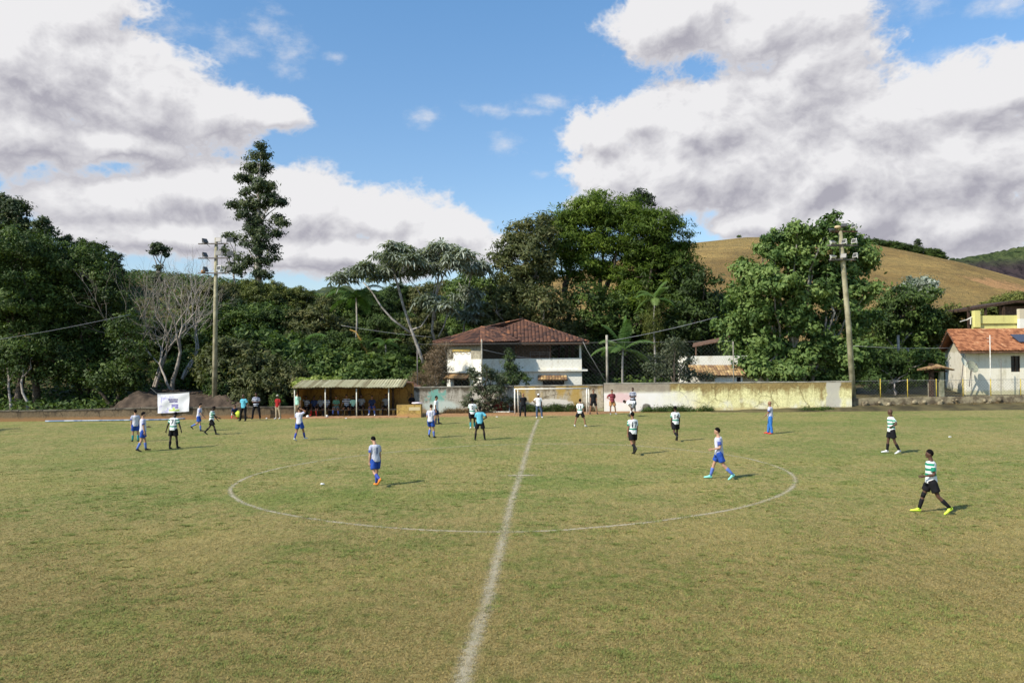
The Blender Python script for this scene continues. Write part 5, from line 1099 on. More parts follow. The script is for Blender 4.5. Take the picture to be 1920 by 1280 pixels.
# tiled gate roof
Y = 59.6; gt = thing('gate_roof', (at(1745, 745, Y).x, Y, .7), 'small curved tiled gateway roof on posts left of the right house', 'gateway')
A = at(1748, 683.5, Y + .3); mb = MB(); L0, L1 = at(1721, 691, Y), at(1740, 685.5, Y + .1); 
tile_plane(mb, [at(1718, 691.5, Y - .3), at(1764, 697, Y - .8), at(1762, 688, Y + .4), at(1748, 684, Y + .6), at(1736, 686, Y + .5)], Vector((-.6, -1, -.4)), seed=20, lt=.3) if 0 else None
apx = at(1763, 685, Y); q0, q1, q2, q3 = at(1719, 693, Y - .5), at(1764, 689, Y - 1.1), at(1790, 693.5, Y - .2), at(1745, 688, Y + 1.2); apx = at(1757, 683.5, Y)
for tri, dn in (((q0, q1, apx), (q0 + q1) / 2 - apx), ((q1, q2, apx), (q1 + q2) / 2 - apx), ((q2, q3, apx), (q2 + q3) / 2 - apx), ((q3, q0, apx), (q3 + q0) / 2 - apx)): tile_plane(mb, list(tri), dn, seed=21, wt=.18, lt=.3, rise=.04)
obj('roof', mb, T_TAN, gt, var=True)
mb = MB(); mb.box((at(1744, 720, Y).x, Y - .2, 1.9), (.28, .28, 2.6)); mb.box((at(1752, 692, Y).x, Y - .2, at(1752, 696, Y).z), (1.7, .12, .12)); obj('timber_post', mb, WOODD, gt)
mb = MB(); mb.box((at(1761, 720, Y).x, Y - .3, 1.6), (.30, .25, 2.0)); obj('stone_post', mb, worn('mossy_concrete', (.18, .18, .11), (.34, .33, .22), 3), gt)
mb = MB(); mb.box((at(1750, 730, Y).x, Y + .05, 1.3), (.75, .05, 1.2)); obj('gate_panel', mb, WOODP, gt)
# ------------------------------------------------------------------ dugout
Yd = gnd(610, 784).y; dg = thing('dugout', (at(660, 783, Yd).x, Yd, 0), 'long yellow dugout with a corrugated tile roof, thin white posts and substitutes on its bench', 'dugout')
dx = lambda px, Y=Yd: at(px, 750, Y).x
for px in (552.5, 610, 668.5, 729):
    mb = MB(); mb.tube([(dx(px), Yd, 0), (dx(px), Yd, at(px, 726, Yd).z)], .036, 7); obj('post', mb, WPAINT, dg, True)
zf0 = at(640, 726, Yd).z; zb0 = zf0 + .30; xL, xR = dx(548), dx(757)
mb = MB(); rnd = random.Random(3); k = int((xR - xL) / .19)
for i in range(k):       # corrugated sheets, front eave uneven
    x0 = xL + (xR - xL) * i / k; x1 = xL + (xR - xL) * (i + 1) / k; mb.cv = rnd.random(); zz = .015 * math.sin(i * .9) + .03 * math.sin(i * .13); vs = []
    for (yy_, zz_) in ((Yd - .25, zf0 + zz), (Yd + 1.1, (zf0 + zb0) / 2 + .06 + zz), (Yd + 2.3, zb0 + .12)):
        for s_ in range(5): vs.append((x0 + (x1 - x0) * s_ / 4 , yy_, zz_ + .05 * math.sin(math.pi * s_ / 4)))
    o_ = len(vs); vs += [(v_[0], v_[1], v_[2] - .03) for v_ in vs]
    fs = [(r_ * 5 + s_, r_ * 5 + s_ + 1, r_ * 5 + s_ + 6, r_ * 5 + s_ + 5) for r_ in range(2) for s_ in range(4)]
    fs += [tuple(o_ + q_ for q_ in reversed(f)) for f in fs] + [(s_, o_ + s_, o_ + s_ + 1, s_ + 1) for s_ in range(4)]
    mb.add(vs, fs)
obj('roof', mb, T_DUG, dg, var=True)
mb = MB(); mb.wall((xL + .2, Yd + 2.2), (dx(775, Yd + 2), Yd + 2.2), 0, zf0 + .2, .15); obj('back_wall', mb, YEL, dg)
mb = MB(); mb.add([(xL + .25, Yd + 2.2, 0), (xL + .25, Yd + .6, 0), (xL + .25, Yd + .3, zf0 - .1), (xL + .25, Yd + 2.2, zf0 + .1)], [(0, 1, 2, 3)]); o_ = [(v_[0] + .12, v_[1], v_[2]) for v_ in mb.v]; mb.add(o_, [(3, 2, 1, 0)]); obj('end_wall', mb, YEL, dg)
mb = MB()
for px in (620, 675, 737): mb.box((dx(px, Yd + 2.1), Yd + 2.05, zf0 / 2), (.14, .14, zf0)) 
for y_ in (Yd, Yd + 2.1): mb.box(((xL + xR) / 2, y_, zf0 - .06 + (.05 if y_ > Yd else 0)), (xR - xL - .2, .08, .08))
obj('roof_beams', mb, WOODD, dg)
mb = MB(); mb.box(((dx(570) + dx(742)) / 2, Yd + 1.55, .46), (dx(742) - dx(570), .38, .07)); obj('bench_seat', mb, CONC, dg)
for px in (580, 612, 645, 680, 714, 738):
    mb = MB(); mb.box((dx(px, Yd + 1.5), Yd + 1.5, .21), (.16, .34, .42)); obj('bench_leg', mb, YEL2, dg)
mb = MB(); mb.box(((dx(545) + dx(765)) / 2, Yd + .95, .03), (dx(765) - dx(545), 2.2, .09)); obj('plinth', mb, worn('orange_cement', (.32, .18, .09), (.48, .29, .16), 2), dg)
# yellow block at the right end and the shed roof behind
yb2 = thing('yellow_block', (dx(766), Yd + .3, 0), 'waist-high yellow masonry block with a pale patch, right end of the dugout', 'counter'); mb = MB(); mb.box(((dx(743.5) + dx(789)) / 2, Yd + .45, at(766, 759, Yd).z / 2), (dx(789) - dx(743.5), .9, at(766, 759, Yd).z)); obj('block', mb, YEL2, yb2); mb = MB(); mb.box((dx(777), Yd - .003, at(777, 766, Yd).z), (.75, .008, .22)); obj('painted_patch', mb, mat('faded_patch', (.62, .50, .30), .9)[0], yb2)
sh = thing('rear_shed', (dx(770, 61), 61, 0), 'brown low-pitched roof behind the right end of the dugout', 'shed'); mb = MB(); r1 = [at(650, 721, 60.2), at(800, 731, 59.2), at(778, 716, 62.5), at(745, 711, 63), at(640, 716, 63)]; mb.add(r1 + [p - Vector((0, 0, .1)) for p in r1], [(0,1,2,3,4),(9,8,7,6,5)] + [(i, (i+1) % 5, (i+1) % 5 + 5, i + 5) for i in range(5)]); obj('roof', mb, worn('brown_roof', (.10, .055, .04), (.22, .13, .09), 2), sh); mb = MB(); mb.wall((dx(655, 61), 61), (dx(770, 61), 61), 0, 1.9, .15); obj('wall', mb, CONC, sh)
mb = MB(); mb.wall((dx(741, 58.3), 58.35), (dx(772, 58.3), 58.35), 0, zf0, .1); mb.wall((dx(772, 58.3), 58.35), (dx(776, 58.3), 58.35), 0, zf0, .1); tag(obj('buttress', mb, CONC, None, loc=(dx(760, 58.3), 58.3, 0)), 'pale stained panel of wall at the right end inside the dugout', 'wall')
# ------------------------------------------------------------------ small goal
def goal():
    Yg = gnd(964, 776).y; t = thing('small_goal', (at(1033, 775, Yg).x, Yg, 0), 'small white goal frame without a net against the far wall', 'goal')
    A, B = at(965, 729, Yg), at(1100, 728, Yg); hz_ = (A.z + B.z) / 2; A.z = B.z = hz_; r = .05
    for nm, P in (('post', [(A.x, Yg, 0), A]), ('post', [(B.x, Yg, 0), B]), ('crossbar', [A, B]), ('rear_post', [(A.x + .25, Yg + .75, 0), (A.x + .22, Yg + .7, hz_ - .02)]), ('rear_post', [(B.x + .22, Yg + .75, 0), (B.x + .2, Yg + .7, hz_ - .02)]),
                  ('rear_bar', [(A.x + .22, Yg + .7, hz_ - .02), (B.x + .2, Yg + .7, hz_ - .02)]), ('side_bar', [A, (A.x + .22, Yg + .7, hz_ - .02)]), ('side_bar', [B, (B.x + .2, Yg + .7, hz_ - .02)])):
        mb = MB(); mb.tube(P, r if nm in ('post', 'crossbar') else .035, 8); obj(nm, mb, WPAINT, t, True)
goal()
g2 = thing('folded_goal', (at(950, 772, 57.6).x, 57.6, 0), 'grey metal goal frame lying on the ground left of the small goal', 'goal'); mb = MB(); P = [at(905, 776, 57.6), at(955, 776, 57.2), at(963, 773, 57.6)]
mb.tube([(p.x, p.y, .06) for p in P], .045, 6); mb.tube([(P[0].x, 57.6, .06), (P[0].x + .3, 57.9, .9), (P[1].x, 57.9, .5), (P[1].x, 57.2, .06)], .04, 6); obj('frame', mb, WPAINT, g2)
mb = MB(); rng = np.random.default_rng(8)
for i in range(26):
    a = at(928 + rng.random() * 24, 762, 57.75); mb.ball((a.x, 57.7 + rng.random() * .2, .18 + rng.random() * .55), (.16, .1, .13), 8, 6)
m_red = worn('red_netting', (.16, .03, .03), (.38, .07, .06), 8); tag(obj('netting_heap', mb, m_red, None, True, loc=(at(940, 770, 57.7).x, 57.7, 0)), 'heap of dark red netting beside the leafy shrub left of the goal', 'netting')
# ------------------------------------------------------------------ floodlight masts
M_LAMP = mat('lamp_housing', (.10, .10, .095), .5, .4)[0]; M_LG = mat('lamp_glass', (.07, .07, .065), .4, .4)[0]; M_LW = worn('lamp_white', (.55, .54, .50), (.8, .78, .72), 8, .5, bump=.1)
POLEC = worn('mossy_pole', (.22, .20, .12), (.42, .38, .25), 1.6, bump=.4, bscale=9)
def flood(parent, c, yaw, tilt, m=None, s=1.0, glass=True):
    rot = Matrix.Rotation(R(yaw), 3, 'Z') @ Matrix.Rotation(R(tilt), 3, 'X'); c = Vector(c); mb = MB()
    w, h, d = .50 * s, .42 * s, .16 * s
    vs = [c + rot @ Vector((x * w / 2 * (1 if y < 0 else .72), y * d / 2, z_ * h / 2 * (1 if y < 0 else .72))) for x in (-1, 1) for y in (-1, 1) for z_ in (-1, 1)]
    mb.add(vs, [(0,1,3,2),(4,6,7,5),(0,4,5,1),(2,3,7,6),(0,2,6,4),(1,5,7,3)])
    for k_ in range(5): mb.box(c + rot @ Vector((w * (-.3 + .15 * k_), d * .62, 0)), (.012, d * .3, h * .6), rot=rot)
    for sg in (-1, 1): mb.tube([c + rot @ Vector((sg * w * .53, 0, 0)), c + Vector((0, 0, -h * .62)) + rot @ Vector((sg * w * .5, 0, 0))], .018, 5)
    o = obj('floodlight', mb, m or M_LAMP, parent)
    g = MB(); g.box(c + rot @ Vector((0, -d * .515, 0)), (w * .86, .012, h * .8), rot=rot); obj('lens', g, M_LG, o); return o
Ym = 62.5; bm = at(402, 770, Ym); ml = thing('floodlight_mast', (bm.x, Ym, 0), 'tall straight concrete floodlight mast with three crossarms of lamps, on the left', 'floodlight mast')
tp = at(405.5, 446, Ym); mb = MB(); mb.tube([(bm.x, Ym, -.2), ((bm.x + tp.x) / 2, Ym, tp.z / 2), (tp.x, Ym, tp.z)], [.21, .17, .12], 12); obj('pole', mb, POLEC, ml, True)
for k_, (py, xl, xr_, lamps) in enumerate(((457, 372, 428, [(384, 452, 60, -35), (410, 450, -8, -20), (431, 450, 10, -18)]), (484, 372, 428, [(384, 478, 70, -30), (410, 475, -5, -18), (432, 476, 8, -15)]), (512, 372, 429, [(385, 505, 75, -25), (411, 503, -30, -12), (430, 505, -20, -35)]))):
    mb = MB(); a, b_ = at(xl, py, Ym - .18), at(xr_, py, Ym - .18); mb.box((a + b_) / 2, ((b_ - a).length, .11, .09)); mb.tube([at(394, py + 6, Ym - .1), at(388, py + 1, Ym - .18)], .02, 4); ca = obj('crossarm', mb, STEEL, ml)
    for (px, lpy, yaw, tilt) in lamps: flood(ml, at(px, lpy, Ym - .2), yaw, tilt, M_LW if (k_ == 2 and px == 411) else None, .95)
mb = MB(); c_ = at(381, 509, Ym - .2); mb.ball(c_, (.20, .17, .15), 10, 8); mb.ball(c_ + Vector((0, -.15, -.01)), (.06, .04, .06), 8, 6); tag(obj('bird_nest', mb, mat('mud', (.36, .21, .11), .95)[0], None, True, loc=tuple(c_)), 'rounded mud bird nest on the lowest left crossarm of the straight mast', 'nest')
Yn = 57.9; b0 = at(1601, 748, Yn); t0 = at(1575, 433, Yn - 1.2); mr = thing('leaning_floodlight_mast', (b0.x, Yn, 0), 'leaning weathered floodlight mast with three small platforms, at the right end of the yellow wall', 'floodlight mast')
mb = MB(); mb.tube([(b0.x, Yn, -.2), b0.lerp(t0, .45) + Vector((.06, 0, 0)), b0.lerp(t0, .8) + Vector((.03, 0, 0)), t0], [.21, .19, .17, .15], 12); obj('pole', mb, POLEC, mr, True)
for k_, (px, py, w_, lamps) in enumerate(((1580, 434, 2.0, [(1583, 423, -30, -50, None), (1601, 424, -70, -30, M_LW), (1560, 431, 20, -70, M_LAMP)]), (1578, 460, 2.2, [(1561, 454, 20, -60, M_LW), (1583, 453, -60, -20, M_LW), (1602, 452, -60, -20, M_LW)]), (1578, 487, 1.9, [(1562, 481, 10, -65, M_LW), (1582, 480, -40, -20, None), (1604, 479, -70, -20, M_LW)]))):
    c = at(px + 2, py, Yn - 1.2); mb = MB(); mb.box(c, (w_, .14, .10), rz=R(4)); mb.box(c + Vector((.1, .25, 0)), (w_ * .8, .12, .08), rz=R(-6)); mb.box(c + Vector((-.5, .1, .06)), (.7, .5, .04)); obj('platform', mb, STEEL if k_ else WOODB, mr)
    for (lx, ly, yaw, tilt, m_) in lamps: flood(mr, at(lx, ly, Yn - 1.4), yaw, tilt, m_, .8)
mb = MB(); c_ = at(1571, 426, Yn - 1.2); mb.ball(c_, (.26, .15, .13), 10, 6); tag(obj('bird_nest', mb, mat('straw_nest', (.55, .42, .24), .95)[0], None, True, loc=tuple(c_)), 'pale nest on the top platform of the leaning mast', 'nest')
# ------------------------------------------------------------------ banner, tape, litter, cloth, ball
def banner():
    Y = float(np.interp(at(325, 770, 60).x, [p[0] for p in pl], [p[1] for p in pl])) + .22; A, B, C_, D = at(295, 738, Y), at(355, 735.5, Y), at(354.5, 771, Y), at(296, 774.5, Y)
    t = thing('banner', D, 'white cloth banner with a small purple and green emblem, hung above the far-left wall', 'banner'); nx_, ny_ = 24, 14; vs = []; fs = []
    for j in range(ny_ + 1):
        for i in range(nx_ + 1):
            u, v_ = i / nx_, j / ny_; p = (A.lerp(B, u)).lerp(D.lerp(C_, u), v_); p = p + Vector((0, .035 * math.sin(u * 14 + v_ * 4) * v_ + .02 * math.sin(v_ * 9 + u * 5), -.05 * math.sin(math.pi * u) * (1 if j == 0 else .4))); vs.append(p)
    for j in range(ny_):
        for i in range(nx_): a = j * (nx_ + 1) + i; fs.append((a, a + 1, a + nx_ + 2, a + nx_ + 1))
    mb = MB(); mb.add(vs, fs)
    m, n, b = mat('banner_cloth', None, .8); p = n.objc(); q = n.xyz(p); W = B.x - A.x; Hh = A.z - D.z
    def rect(x0, x1, z0, z1, soft=.012):
        return n.m('MULTIPLY', n.m('MULTIPLY', n.ss(q[0], W * x0 - soft, W * x0 + soft), n.ss(q[0], W * x1 + soft, W * x1 - soft)), n.m('MULTIPLY', n.ss(q[2], Hh * z0 - soft, Hh * z0 + soft), n.ss(q[2], Hh * z1 + soft, Hh * z1 - soft)))
    nz = n.noise(n.v('MULTIPLY', p, (1, 1, 1)), 9, 4, .7); bl = n.noise(p, 2.6, 3, .6)
    c = n.mix(n.m('MULTIPLY', n.ss(bl, .50, .62), n.ss(q[0], W * .75, W * .1)), (.80, .79, .82), (.46, .44, .66))
    for (x0, x1, z0, z1, col) in ((.33, .63, .66, .73, (.08, .06, .22)), (.36, .62, .55, .63, (.09, .07, .25)), (.42, .64, .24, .46, (.22, .20, .42)), (.34, .68, .10, .19, (.50, .62, .16)), (.46, .54, .17, .30, (.48, .60, .12))):
        c = n.mix(n.m('MULTIPLY', rect(x0, x1, z0, z1), n.ss(nz, .36, .46)), c, col)
    n.put(b.inputs['Base Color'], c); obj('cloth', mb, m, t, True)
    mb = MB(); mb.tube([A + Vector((0, 0, .02)), B + Vector((0, 0, .02))], .02, 5)
    mb.tube([A, A + Vector((-.6, .3, .4))], .008, 4); mb.tube([B, at(398, 730, Ym)], .008, 4); obj('rope', mb, WIRE, t)
banner()
mb = MB(); P = [gnd(px, py) for px, py in ((85, 791), (160, 790), (240, 789), (310, 788), (345, 786), (385, 783))]
mb.tube([(p.x, p.y, .06) for p in P], .05, 7); m_t, n, b = mat('blue_white_sheet', None, .7); n.put(b.inputs['Base Color'], n.mix(n.ss(n.noise(n.pos(), 1.6, 3), .42, .58), (.42, .48, .54), (.14, .22, .34))); tag(obj('rolled_banner', mb, m_t, None, True, loc=(P[0].x, P[0].y, 0)), 'long blue and white rolled sheet lying along the foot of the far-left wall', 'rolled sheet')
mb = MB(); c_ = at(772, 756, Yd + .3); mb.ball(c_ + Vector((.35, 0, .02)), (.38, .25, .06), 14, 8, fn=lambda p: p * (1 + .18 * math.sin(p.x * 7 + p.y * 5))); tag(obj('folded_cloth', mb, mat('pinkish_cloth', (.80, .68, .72), .9)[0], None, True, loc=tuple(c_)), 'pinkish white cloth lying on top of the yellow block', 'cloth')
def ball_(px, py, r, label):
    g_ = gnd(px, py); mb = MB(); mb.ball((g_.x, g_.y, r), r, 16, 10); m, n, b = mat('ball_leather', None, .45, .5); vo = n.new('ShaderNodeTexVoronoi'); vo.inputs['Scale'].default_value = 9; n.put(vo.inputs['Vector'], n.objc()); n.put(b.inputs['Base Color'], n.mix(n.ss(vo.outputs['Distance'], .2, .23), (.08, .08, .08), (.82, .80, .76))); tag(obj('football', mb, m, None, True, loc=(g_.x, g_.y, 0)), label, 'ball')
ball_(612.5, 783.5, .11, 'white football lying at the foot of the second dugout post')
ball_(577, 783.8, .11, 'white football lying in front of the left end of the dugout')
rnd = random.Random(12)
for i, (px, py, lb) in enumerate([(604, 909, 'scrap of white paper inside the left half of the centre circle'), (545, 784.5, 'plastic bag at the left end of the dugout step'), (500, 785, 'white litter near the feet of the person in red'), (649, 785, 'crumpled bottle before the middle of the dugout'), (932, 782, 'white scrap left of the small goal'), (1781, 820, 'pale scrap of litter on the right of the pitch')]):
    g_ = gnd(px, py); mb = MB(); mb.ball((g_.x, g_.y, .035), (.07, .05, .03), 8, 6, fn=lambda p: p * (1 + .3 * math.sin(p.x * 9 + i) * math.cos(p.y * 7))); tag(obj('litter', mb, mat('litter_white', (.72, .72, .70), .7)[0], None, loc=(g_.x, g_.y, 0)), lb, 'litter')
# off-frame tree at the left that throws the shadow onto the pitch corner
tree('broadleaf_tree', (-38.5, 41.5, 0), [(-38.5, 41.5, 6.2, 2.6, 2.4, 1.6), (-37, 43, 5, 2, 1.8, 1.2), (-40, 40.6, 5, 2, 2, 1.4)], L['mid'], BARK, 'tree just outside the left edge, throwing its shadow on the pitch corner', r0=.2, leaf=.22, seed=140, clump=.6)
# ------------------------------------------------------------------ people
def cloth(name, col, k=None):
    m, n, b = mat(name, None, .85, .15); p = n.objc(); q = n.xyz(p)
    c = n.mix(n.m('MULTIPLY', n.ss(n.noise(p, 6, 4), .4, .7), .35), col, tuple(x * .8 for x in col))
    if k: c = k(n, p, q, c)
    n.put(b.inputs['Base Color'], c); n.put(b.inputs['Normal'], n.bump(n.noise(n.v('MULTIPLY', p, (1, 1, .5)), 14, 3), .55, .03)); return m
def hoops(n, p, q, c):
    z_ = n.m('ADD', q[2], n.m('MULTIPLY', n.m('SUBTRACT', n.noise(p, 5, 2), .5), .03)); g = (.02, .24, .14)
    def band(a, b_): return n.m('MULTIPLY', n.ss(z_, a - .006, a + .006), n.ss(z_, b_ + .006, b_ - .006))
    front = n.ss(q[1], -.06, -.03)
    m1 = n.m('MAXIMUM', band(1.02, 1.085), n.m('MULTIPLY', n.m('MAXIMUM', band(1.16, 1.225), band(1.30, 1.365)), front))
    c = n.mix(m1, c, g); cuff = n.m('MULTIPLY', n.ss(n.m('ABSOLUTE', q[0]), .205, .215), n.ss(z_, 1.275, 1.265)); return n.mix(cuff, c, g)
def lilac(n, p, q, c):
    side = n.ss(n.m('ABSOLUTE', q[0]), .13, .17); c = n.mix(n.m('MULTIPLY', side, .55), c, (.30, .32, .52)); cuff = n.m('MULTIPLY', n.ss(n.m('ABSOLUTE', q[0]), .205, .215), n.ss(q[2], 1.28, 1.27)); c = n.mix(cuff, c, (.07, .10, .34))
    st = n.ss(n.m('ABSOLUTE', n.m('SUBTRACT', q[0], 0)), .022, .014); back = n.ss(q[1], .0, -.05); return n.mix(n.m('MULTIPLY', n.m('MULTIPLY', st, back), .0), c, (.06, .09, .30))
def bands(col, w=18.):
    def f(n, p, q, c): return n.mix(n.ss(n.m('SINE', n.m('MULTIPLY', q[2], 2 * math.pi * w / 2)), .0, .25), c, col)
    return f
CL = dict(hoop=cloth('white_green_shirt', (.78, .80, .78), hoops), grey=cloth('pale_lilac_shirt', (.60, .60, .66), lilac), white=cloth('white_shirt', (.80, .80, .80)), navy=cloth('navy_cloth', (.022, .035, .09)),
          blue=cloth('royal_blue_cloth', (.025, .075, .34)), black=cloth('black_cloth', (.012, .012, .014)), sky=cloth('sky_blue_cloth', (.13, .46, .58)), stripe=cloth('navy_striped_shirt', (.05, .06, .12), bands((.62, .64, .70), 17)),
          red=cloth('red_cloth', (.34, .022, .022)), beige=cloth('beige_cloth', (.42, .33, .22)), mint=cloth('mint_shirt', (.42, .72, .58)), maroon=cloth('maroon_shirt', (.17, .025, .04), bands((.30, .07, .08), 11)), tan=cloth('tan_shorts', (.50, .25, .11)),
          jeans=cloth('jeans', (.07, .10, .16)), bibs=cloth('yellow_bib', (.62, .72, .08)), teal=cloth('teal_sock', (.03, .28, .30)), lsock=cloth('light_blue_sock', (.12, .19, .52)), bsock=cloth('blue_sock', (.05, .08, .34)), cap=cloth('white_cap', (.80, .80, .80)),
          khaki=cloth('khaki_cap', (.45, .42, .33)), blp=cloth('blue_trousers', (.04, .17, .50)), greyc=cloth('grey_cloth', (.20, .21, .23)), dgreen=cloth('dark_green_shirt', (.12, .28, .20)))
SH = {k: mat(k + '_shoe', c, .5, .4)[0] for k, c in dict(black=(.015, .015, .015), white=(.75, .75, .75), orange=(.85, .28, .05), turq=(.25, .72, .62), red=(.75, .05, .05), neon=(.62, .85, .06), grey=(.30, .30, .30)).items()}
def skin(c): m, n, b = mat('skin', None, .55, .35); n.put(b.inputs['Base Color'], n.mix(n.noise(n.objc(), 9, 3), c, tuple(x * 1.15 for x in c))); return m
SK = [skin((.42, .24, .155)), skin((.25, .125, .07)), skin((.085, .042, .026)), skin((.035, .020, .014))]
HAIR = mat('black_hair', (.006, .005, .005), .8, .08)[0]; HAIRB = mat('brown_hair', (.05, .026, .014), .8, .08)[0]; EYE = mat('eye_dark', (.015, .012, .010), .3, .5)[0]; NUM = mat('shirt_number_ink', (.015, .02, .05), .8)[0]; NUMB = mat('blue_number_ink', (.06, .08, .26), .8)[0]
RM = []; TX = []
V3 = Vector
def Rx(a): return Matrix.Rotation(R(a), 3, 'X')
def Ry(a): return Matrix.Rotation(R(a), 3, 'Y')
def Rz(a): return Matrix.Rotation(R(a), 3, 'Z')
def rm(name, mb, m, parent, vox=.017, extra=None):
    o = obj(name, MBrel(mb, parent), m, parent); r = o.modifiers.new('remesh', 'REMESH'); r.mode = 'VOXEL'; r.voxel_size = vox; r.use_smooth_shade = True
    s_ = o.modifiers.new('smooth', 'SMOOTH'); s_.factor = .5; s_.iterations = 3; RM.append((o, extra)); return o
def MBrel(mb, parent):
    off = wloc(parent); mb.v = [(v[0] + off.x, v[1] + off.y, v[2] + off.z) for v in mb.v]; return mb
ARM = dict(down=((.14, .02, -1), (.04, .16, -1)), fwd=((.10, .45, -1), (.0, .7, -.8)), back=((.16, -.42, -1), (.08, -.15, -1)), out=((.45, .05, -1), (.35, .15, -1)), hip=((.75, -.28, -.75), (-.60, .42, -.35)),
           reach=((.1, .7, -.7), (0, .95, -.35)), behind=((.30, -.5, -1), (-.75, -.25, -.15)), front=((.22, .15, -1), (-.75, .65, .05)), lap=((.18, .25, -1), (-.25, .95, -.25)), head=((.7, .3, .55), (-.75, .1, .55)), hang=((.10, .85, -.75), (.0, .5, -1)), bent=((.12, -.15, -1), (.05, .95, -.15)), neckb=((.75, -.1, .35), (-.85, -.25, .45)), knee=((.1, .8, -.6), (.05, .7, -.6)))
LEG = dict(st=(2, 4, 3), st2=(-3, 5, 4), wf=(24, 3, 8), wb=(-20, 3, 24), sf=(12, 3, 6), sb=(-10, 3, 16), run=(30, 3, 55), wide=(2, 15, 4), sit=(84, 7, 84), sit2=(80, 12, 92), cr=(112, 12, 150), kn=(70, 8, 150), lift=(-14, 3, 50), bf=(32, 6, 10), bb=(20, 6, 14))
def person(px, py, head, legs=('st', 'st2'), arms=('down', 'down'), top='hoop', bottom='black', sock=None, shoe='black', sk=1, hair=HAIR, cap=None, lean=0, side=0, hp=0, hy=0, label='', hpx=None, h=None, num=None, pants=False, z0=0., pos=None, group=None, gl=False, kneepad=False, numc=None, build=1.0):
    g_ = Vector(pos) if pos else gnd(px, py, z0); Y = g_.y
    if h is None: h = min(1.86, max(1.58, hpx / F * Y * 1.0))
    s = h / 1.75; t = thing('person', (g_.x, g_.y, g_.z), label, 'person', group, rz=R(-head)); t.scale = (s, s, s)
    T = Ry(side) @ Rx(-lean); P = V3((0, 0, .93)); fx = V3((1, 0, 0)); b = MB(); shirt = MB(); sht = MB()
    bw = build
    def up(z_): return P + T @ V3((0, 0, z_))
    tr = [(-.10, .13, .095), (-.03, .160, .118), (.05, .155, .112), (.16, .135, .098), (.28, .150, .110), (.40, .172, .118), (.47, .165, .105), (.515, .11, .08), (.545, .055, .055)]
    b.loft([(up(z_), T @ V3((w * bw, 0, 0)), T @ V3((0, d * bw, 0))) for z_, w, d in tr])
    hw = 1.10 * bw
    shirt.loft([(up(z_), T @ V3((w * hw, 0, 0)), T @ V3((0, d * hw * 1.03, 0))) for z_, w, d in [(-.075, .158, .130), (.0, .158, .128), (.10, .150, .118), (.20, .148, .112), (.30, .155, .115), (.40, .172, .120), (.465, .165, .108), (.505, .115, .085), (.522, .062, .062)]])
    # head
    nk = up(.53); hd = T @ Rz(hy) @ Rx(-hp); hc_ = nk + T @ V3((0, .012, .05)) + hd @ V3((0, .018, .125))
    b.tube([up(.47), nk + T @ V3((0, 0, .03)), hc_ - hd @ V3((0, .012, .06))], [.062, .055, .054], 12)
    def hf(p):
        x, y, z_ = p
        if z_ < 0: x *= 1 + .30 * z_; y *= 1 + (.10 * z_ if y > 0 else .32 * z_)
        if y > 0: y *= .92
        return V3((x, y, z_))
    b.ball(hc_, (.076, .098, .120), 20, 14, rot=hd, fn=hf)
    b.ball(hc_ + hd @ V3((0, .094, -.022)), (.013, .020, .024), 10, 8, rot=hd); b.ball(hc_ + hd @ V3((0, .078, -.088)), (.028, .022, .020), 10, 8, rot=hd); b.ball(hc_ + hd @ V3((0, .082, .012)), (.048, .012, .010), 10, 6, rot=hd)
    for sg in (-1, 1): b.ball(hc_ + hd @ V3((sg * .078, -.005, -.012)), (.012, .020, .032), 8, 6, rot=hd)
    ex = MB(); ex.cur = 1
    for sg in (-1, 1): ex.ball(hc_ + hd @ V3((sg * .031, .083, .000)), (.011, .007, .006), 8, 6, rot=hd)
    ex.cur = 2; ex.ball(hc_ + hd @ V3((0, .090, -.060)), (.024, .008, .005), 10, 6, rot=hd); ex.cur = 0
    # arms
    for sg, an_ in ((1, arms[0]), (-1, arms[1])):
        u_, f_ = ARM[an_] if isinstance(an_, str) else an_; u_ = T @ V3((u_[0] * sg, u_[1], u_[2])).normalized(); f_ = T @ V3((f_[0] * sg, f_[1], f_[2])).normalized()
        S0 = up(.455) + T @ V3((sg * .165 * bw, 0, 0)); E_ = S0 + u_ * .29; Wr = E_ + f_ * .245
        b.tube([S0 - u_ * .02 - T @ V3((sg * .03, 0, 0)), S0 + u_ * .06, S0 + u_ * .16, E_ - u_ * .03, E_ + f_ * .02, E_ + f_ * .08, E_ + f_ * .17, Wr], [.052, .054, .047, .038, .039, .041, .031, .024], 12)
        side_ = f_.cross(T @ V3((0, 1, 0)) if abs(f_.y) < .9 else V3((1, 0, 0))).normalized(); nrm_ = side_.cross(f_).normalized()   # palm frame
        rot_ = Matrix((nrm_, side_, f_)).transposed() if False else Matrix([[nrm_[i], side_[i], f_[i]] for i in range(3)])
        if an_ == 'down' or an_ == 'out': nrm_, side_ = side_, nrm_; rot_ = Matrix([[nrm_[i], side_[i], f_[i]] for i in range(3)])
        pc = Wr + f_ * .045; b.ball(pc, (.020, .041, .056), 12, 8, rot=rot_)
        tgt = ex
        if gl: ex.cur = 3
        ins = -1 if (nrm_.dot(T @ V3((sg, 0, 0))) > 0) else 1      # curl towards the body
        for k_, (oy, ln, rr_) in enumerate(((-.030, .070, .0085), (-.010, .080, .009), (.010, .075, .0088), (.029, .060, .0078))):
            r0_ = pc + side_ * oy + f_ * .035; m1 = r0_ + f_ * ln * .5 + nrm_ * ins * .006; m2 = m1 + (f_ * .75 + nrm_ * ins * .65) * ln * .35; m3 = m2 + (f_ * .35 + nrm_ * ins * .9) * ln * .28
            ex.tube([r0_, m1, m2, m3], [rr_ * 1.05, rr_, rr_ * .92, rr_ * .7], 6)
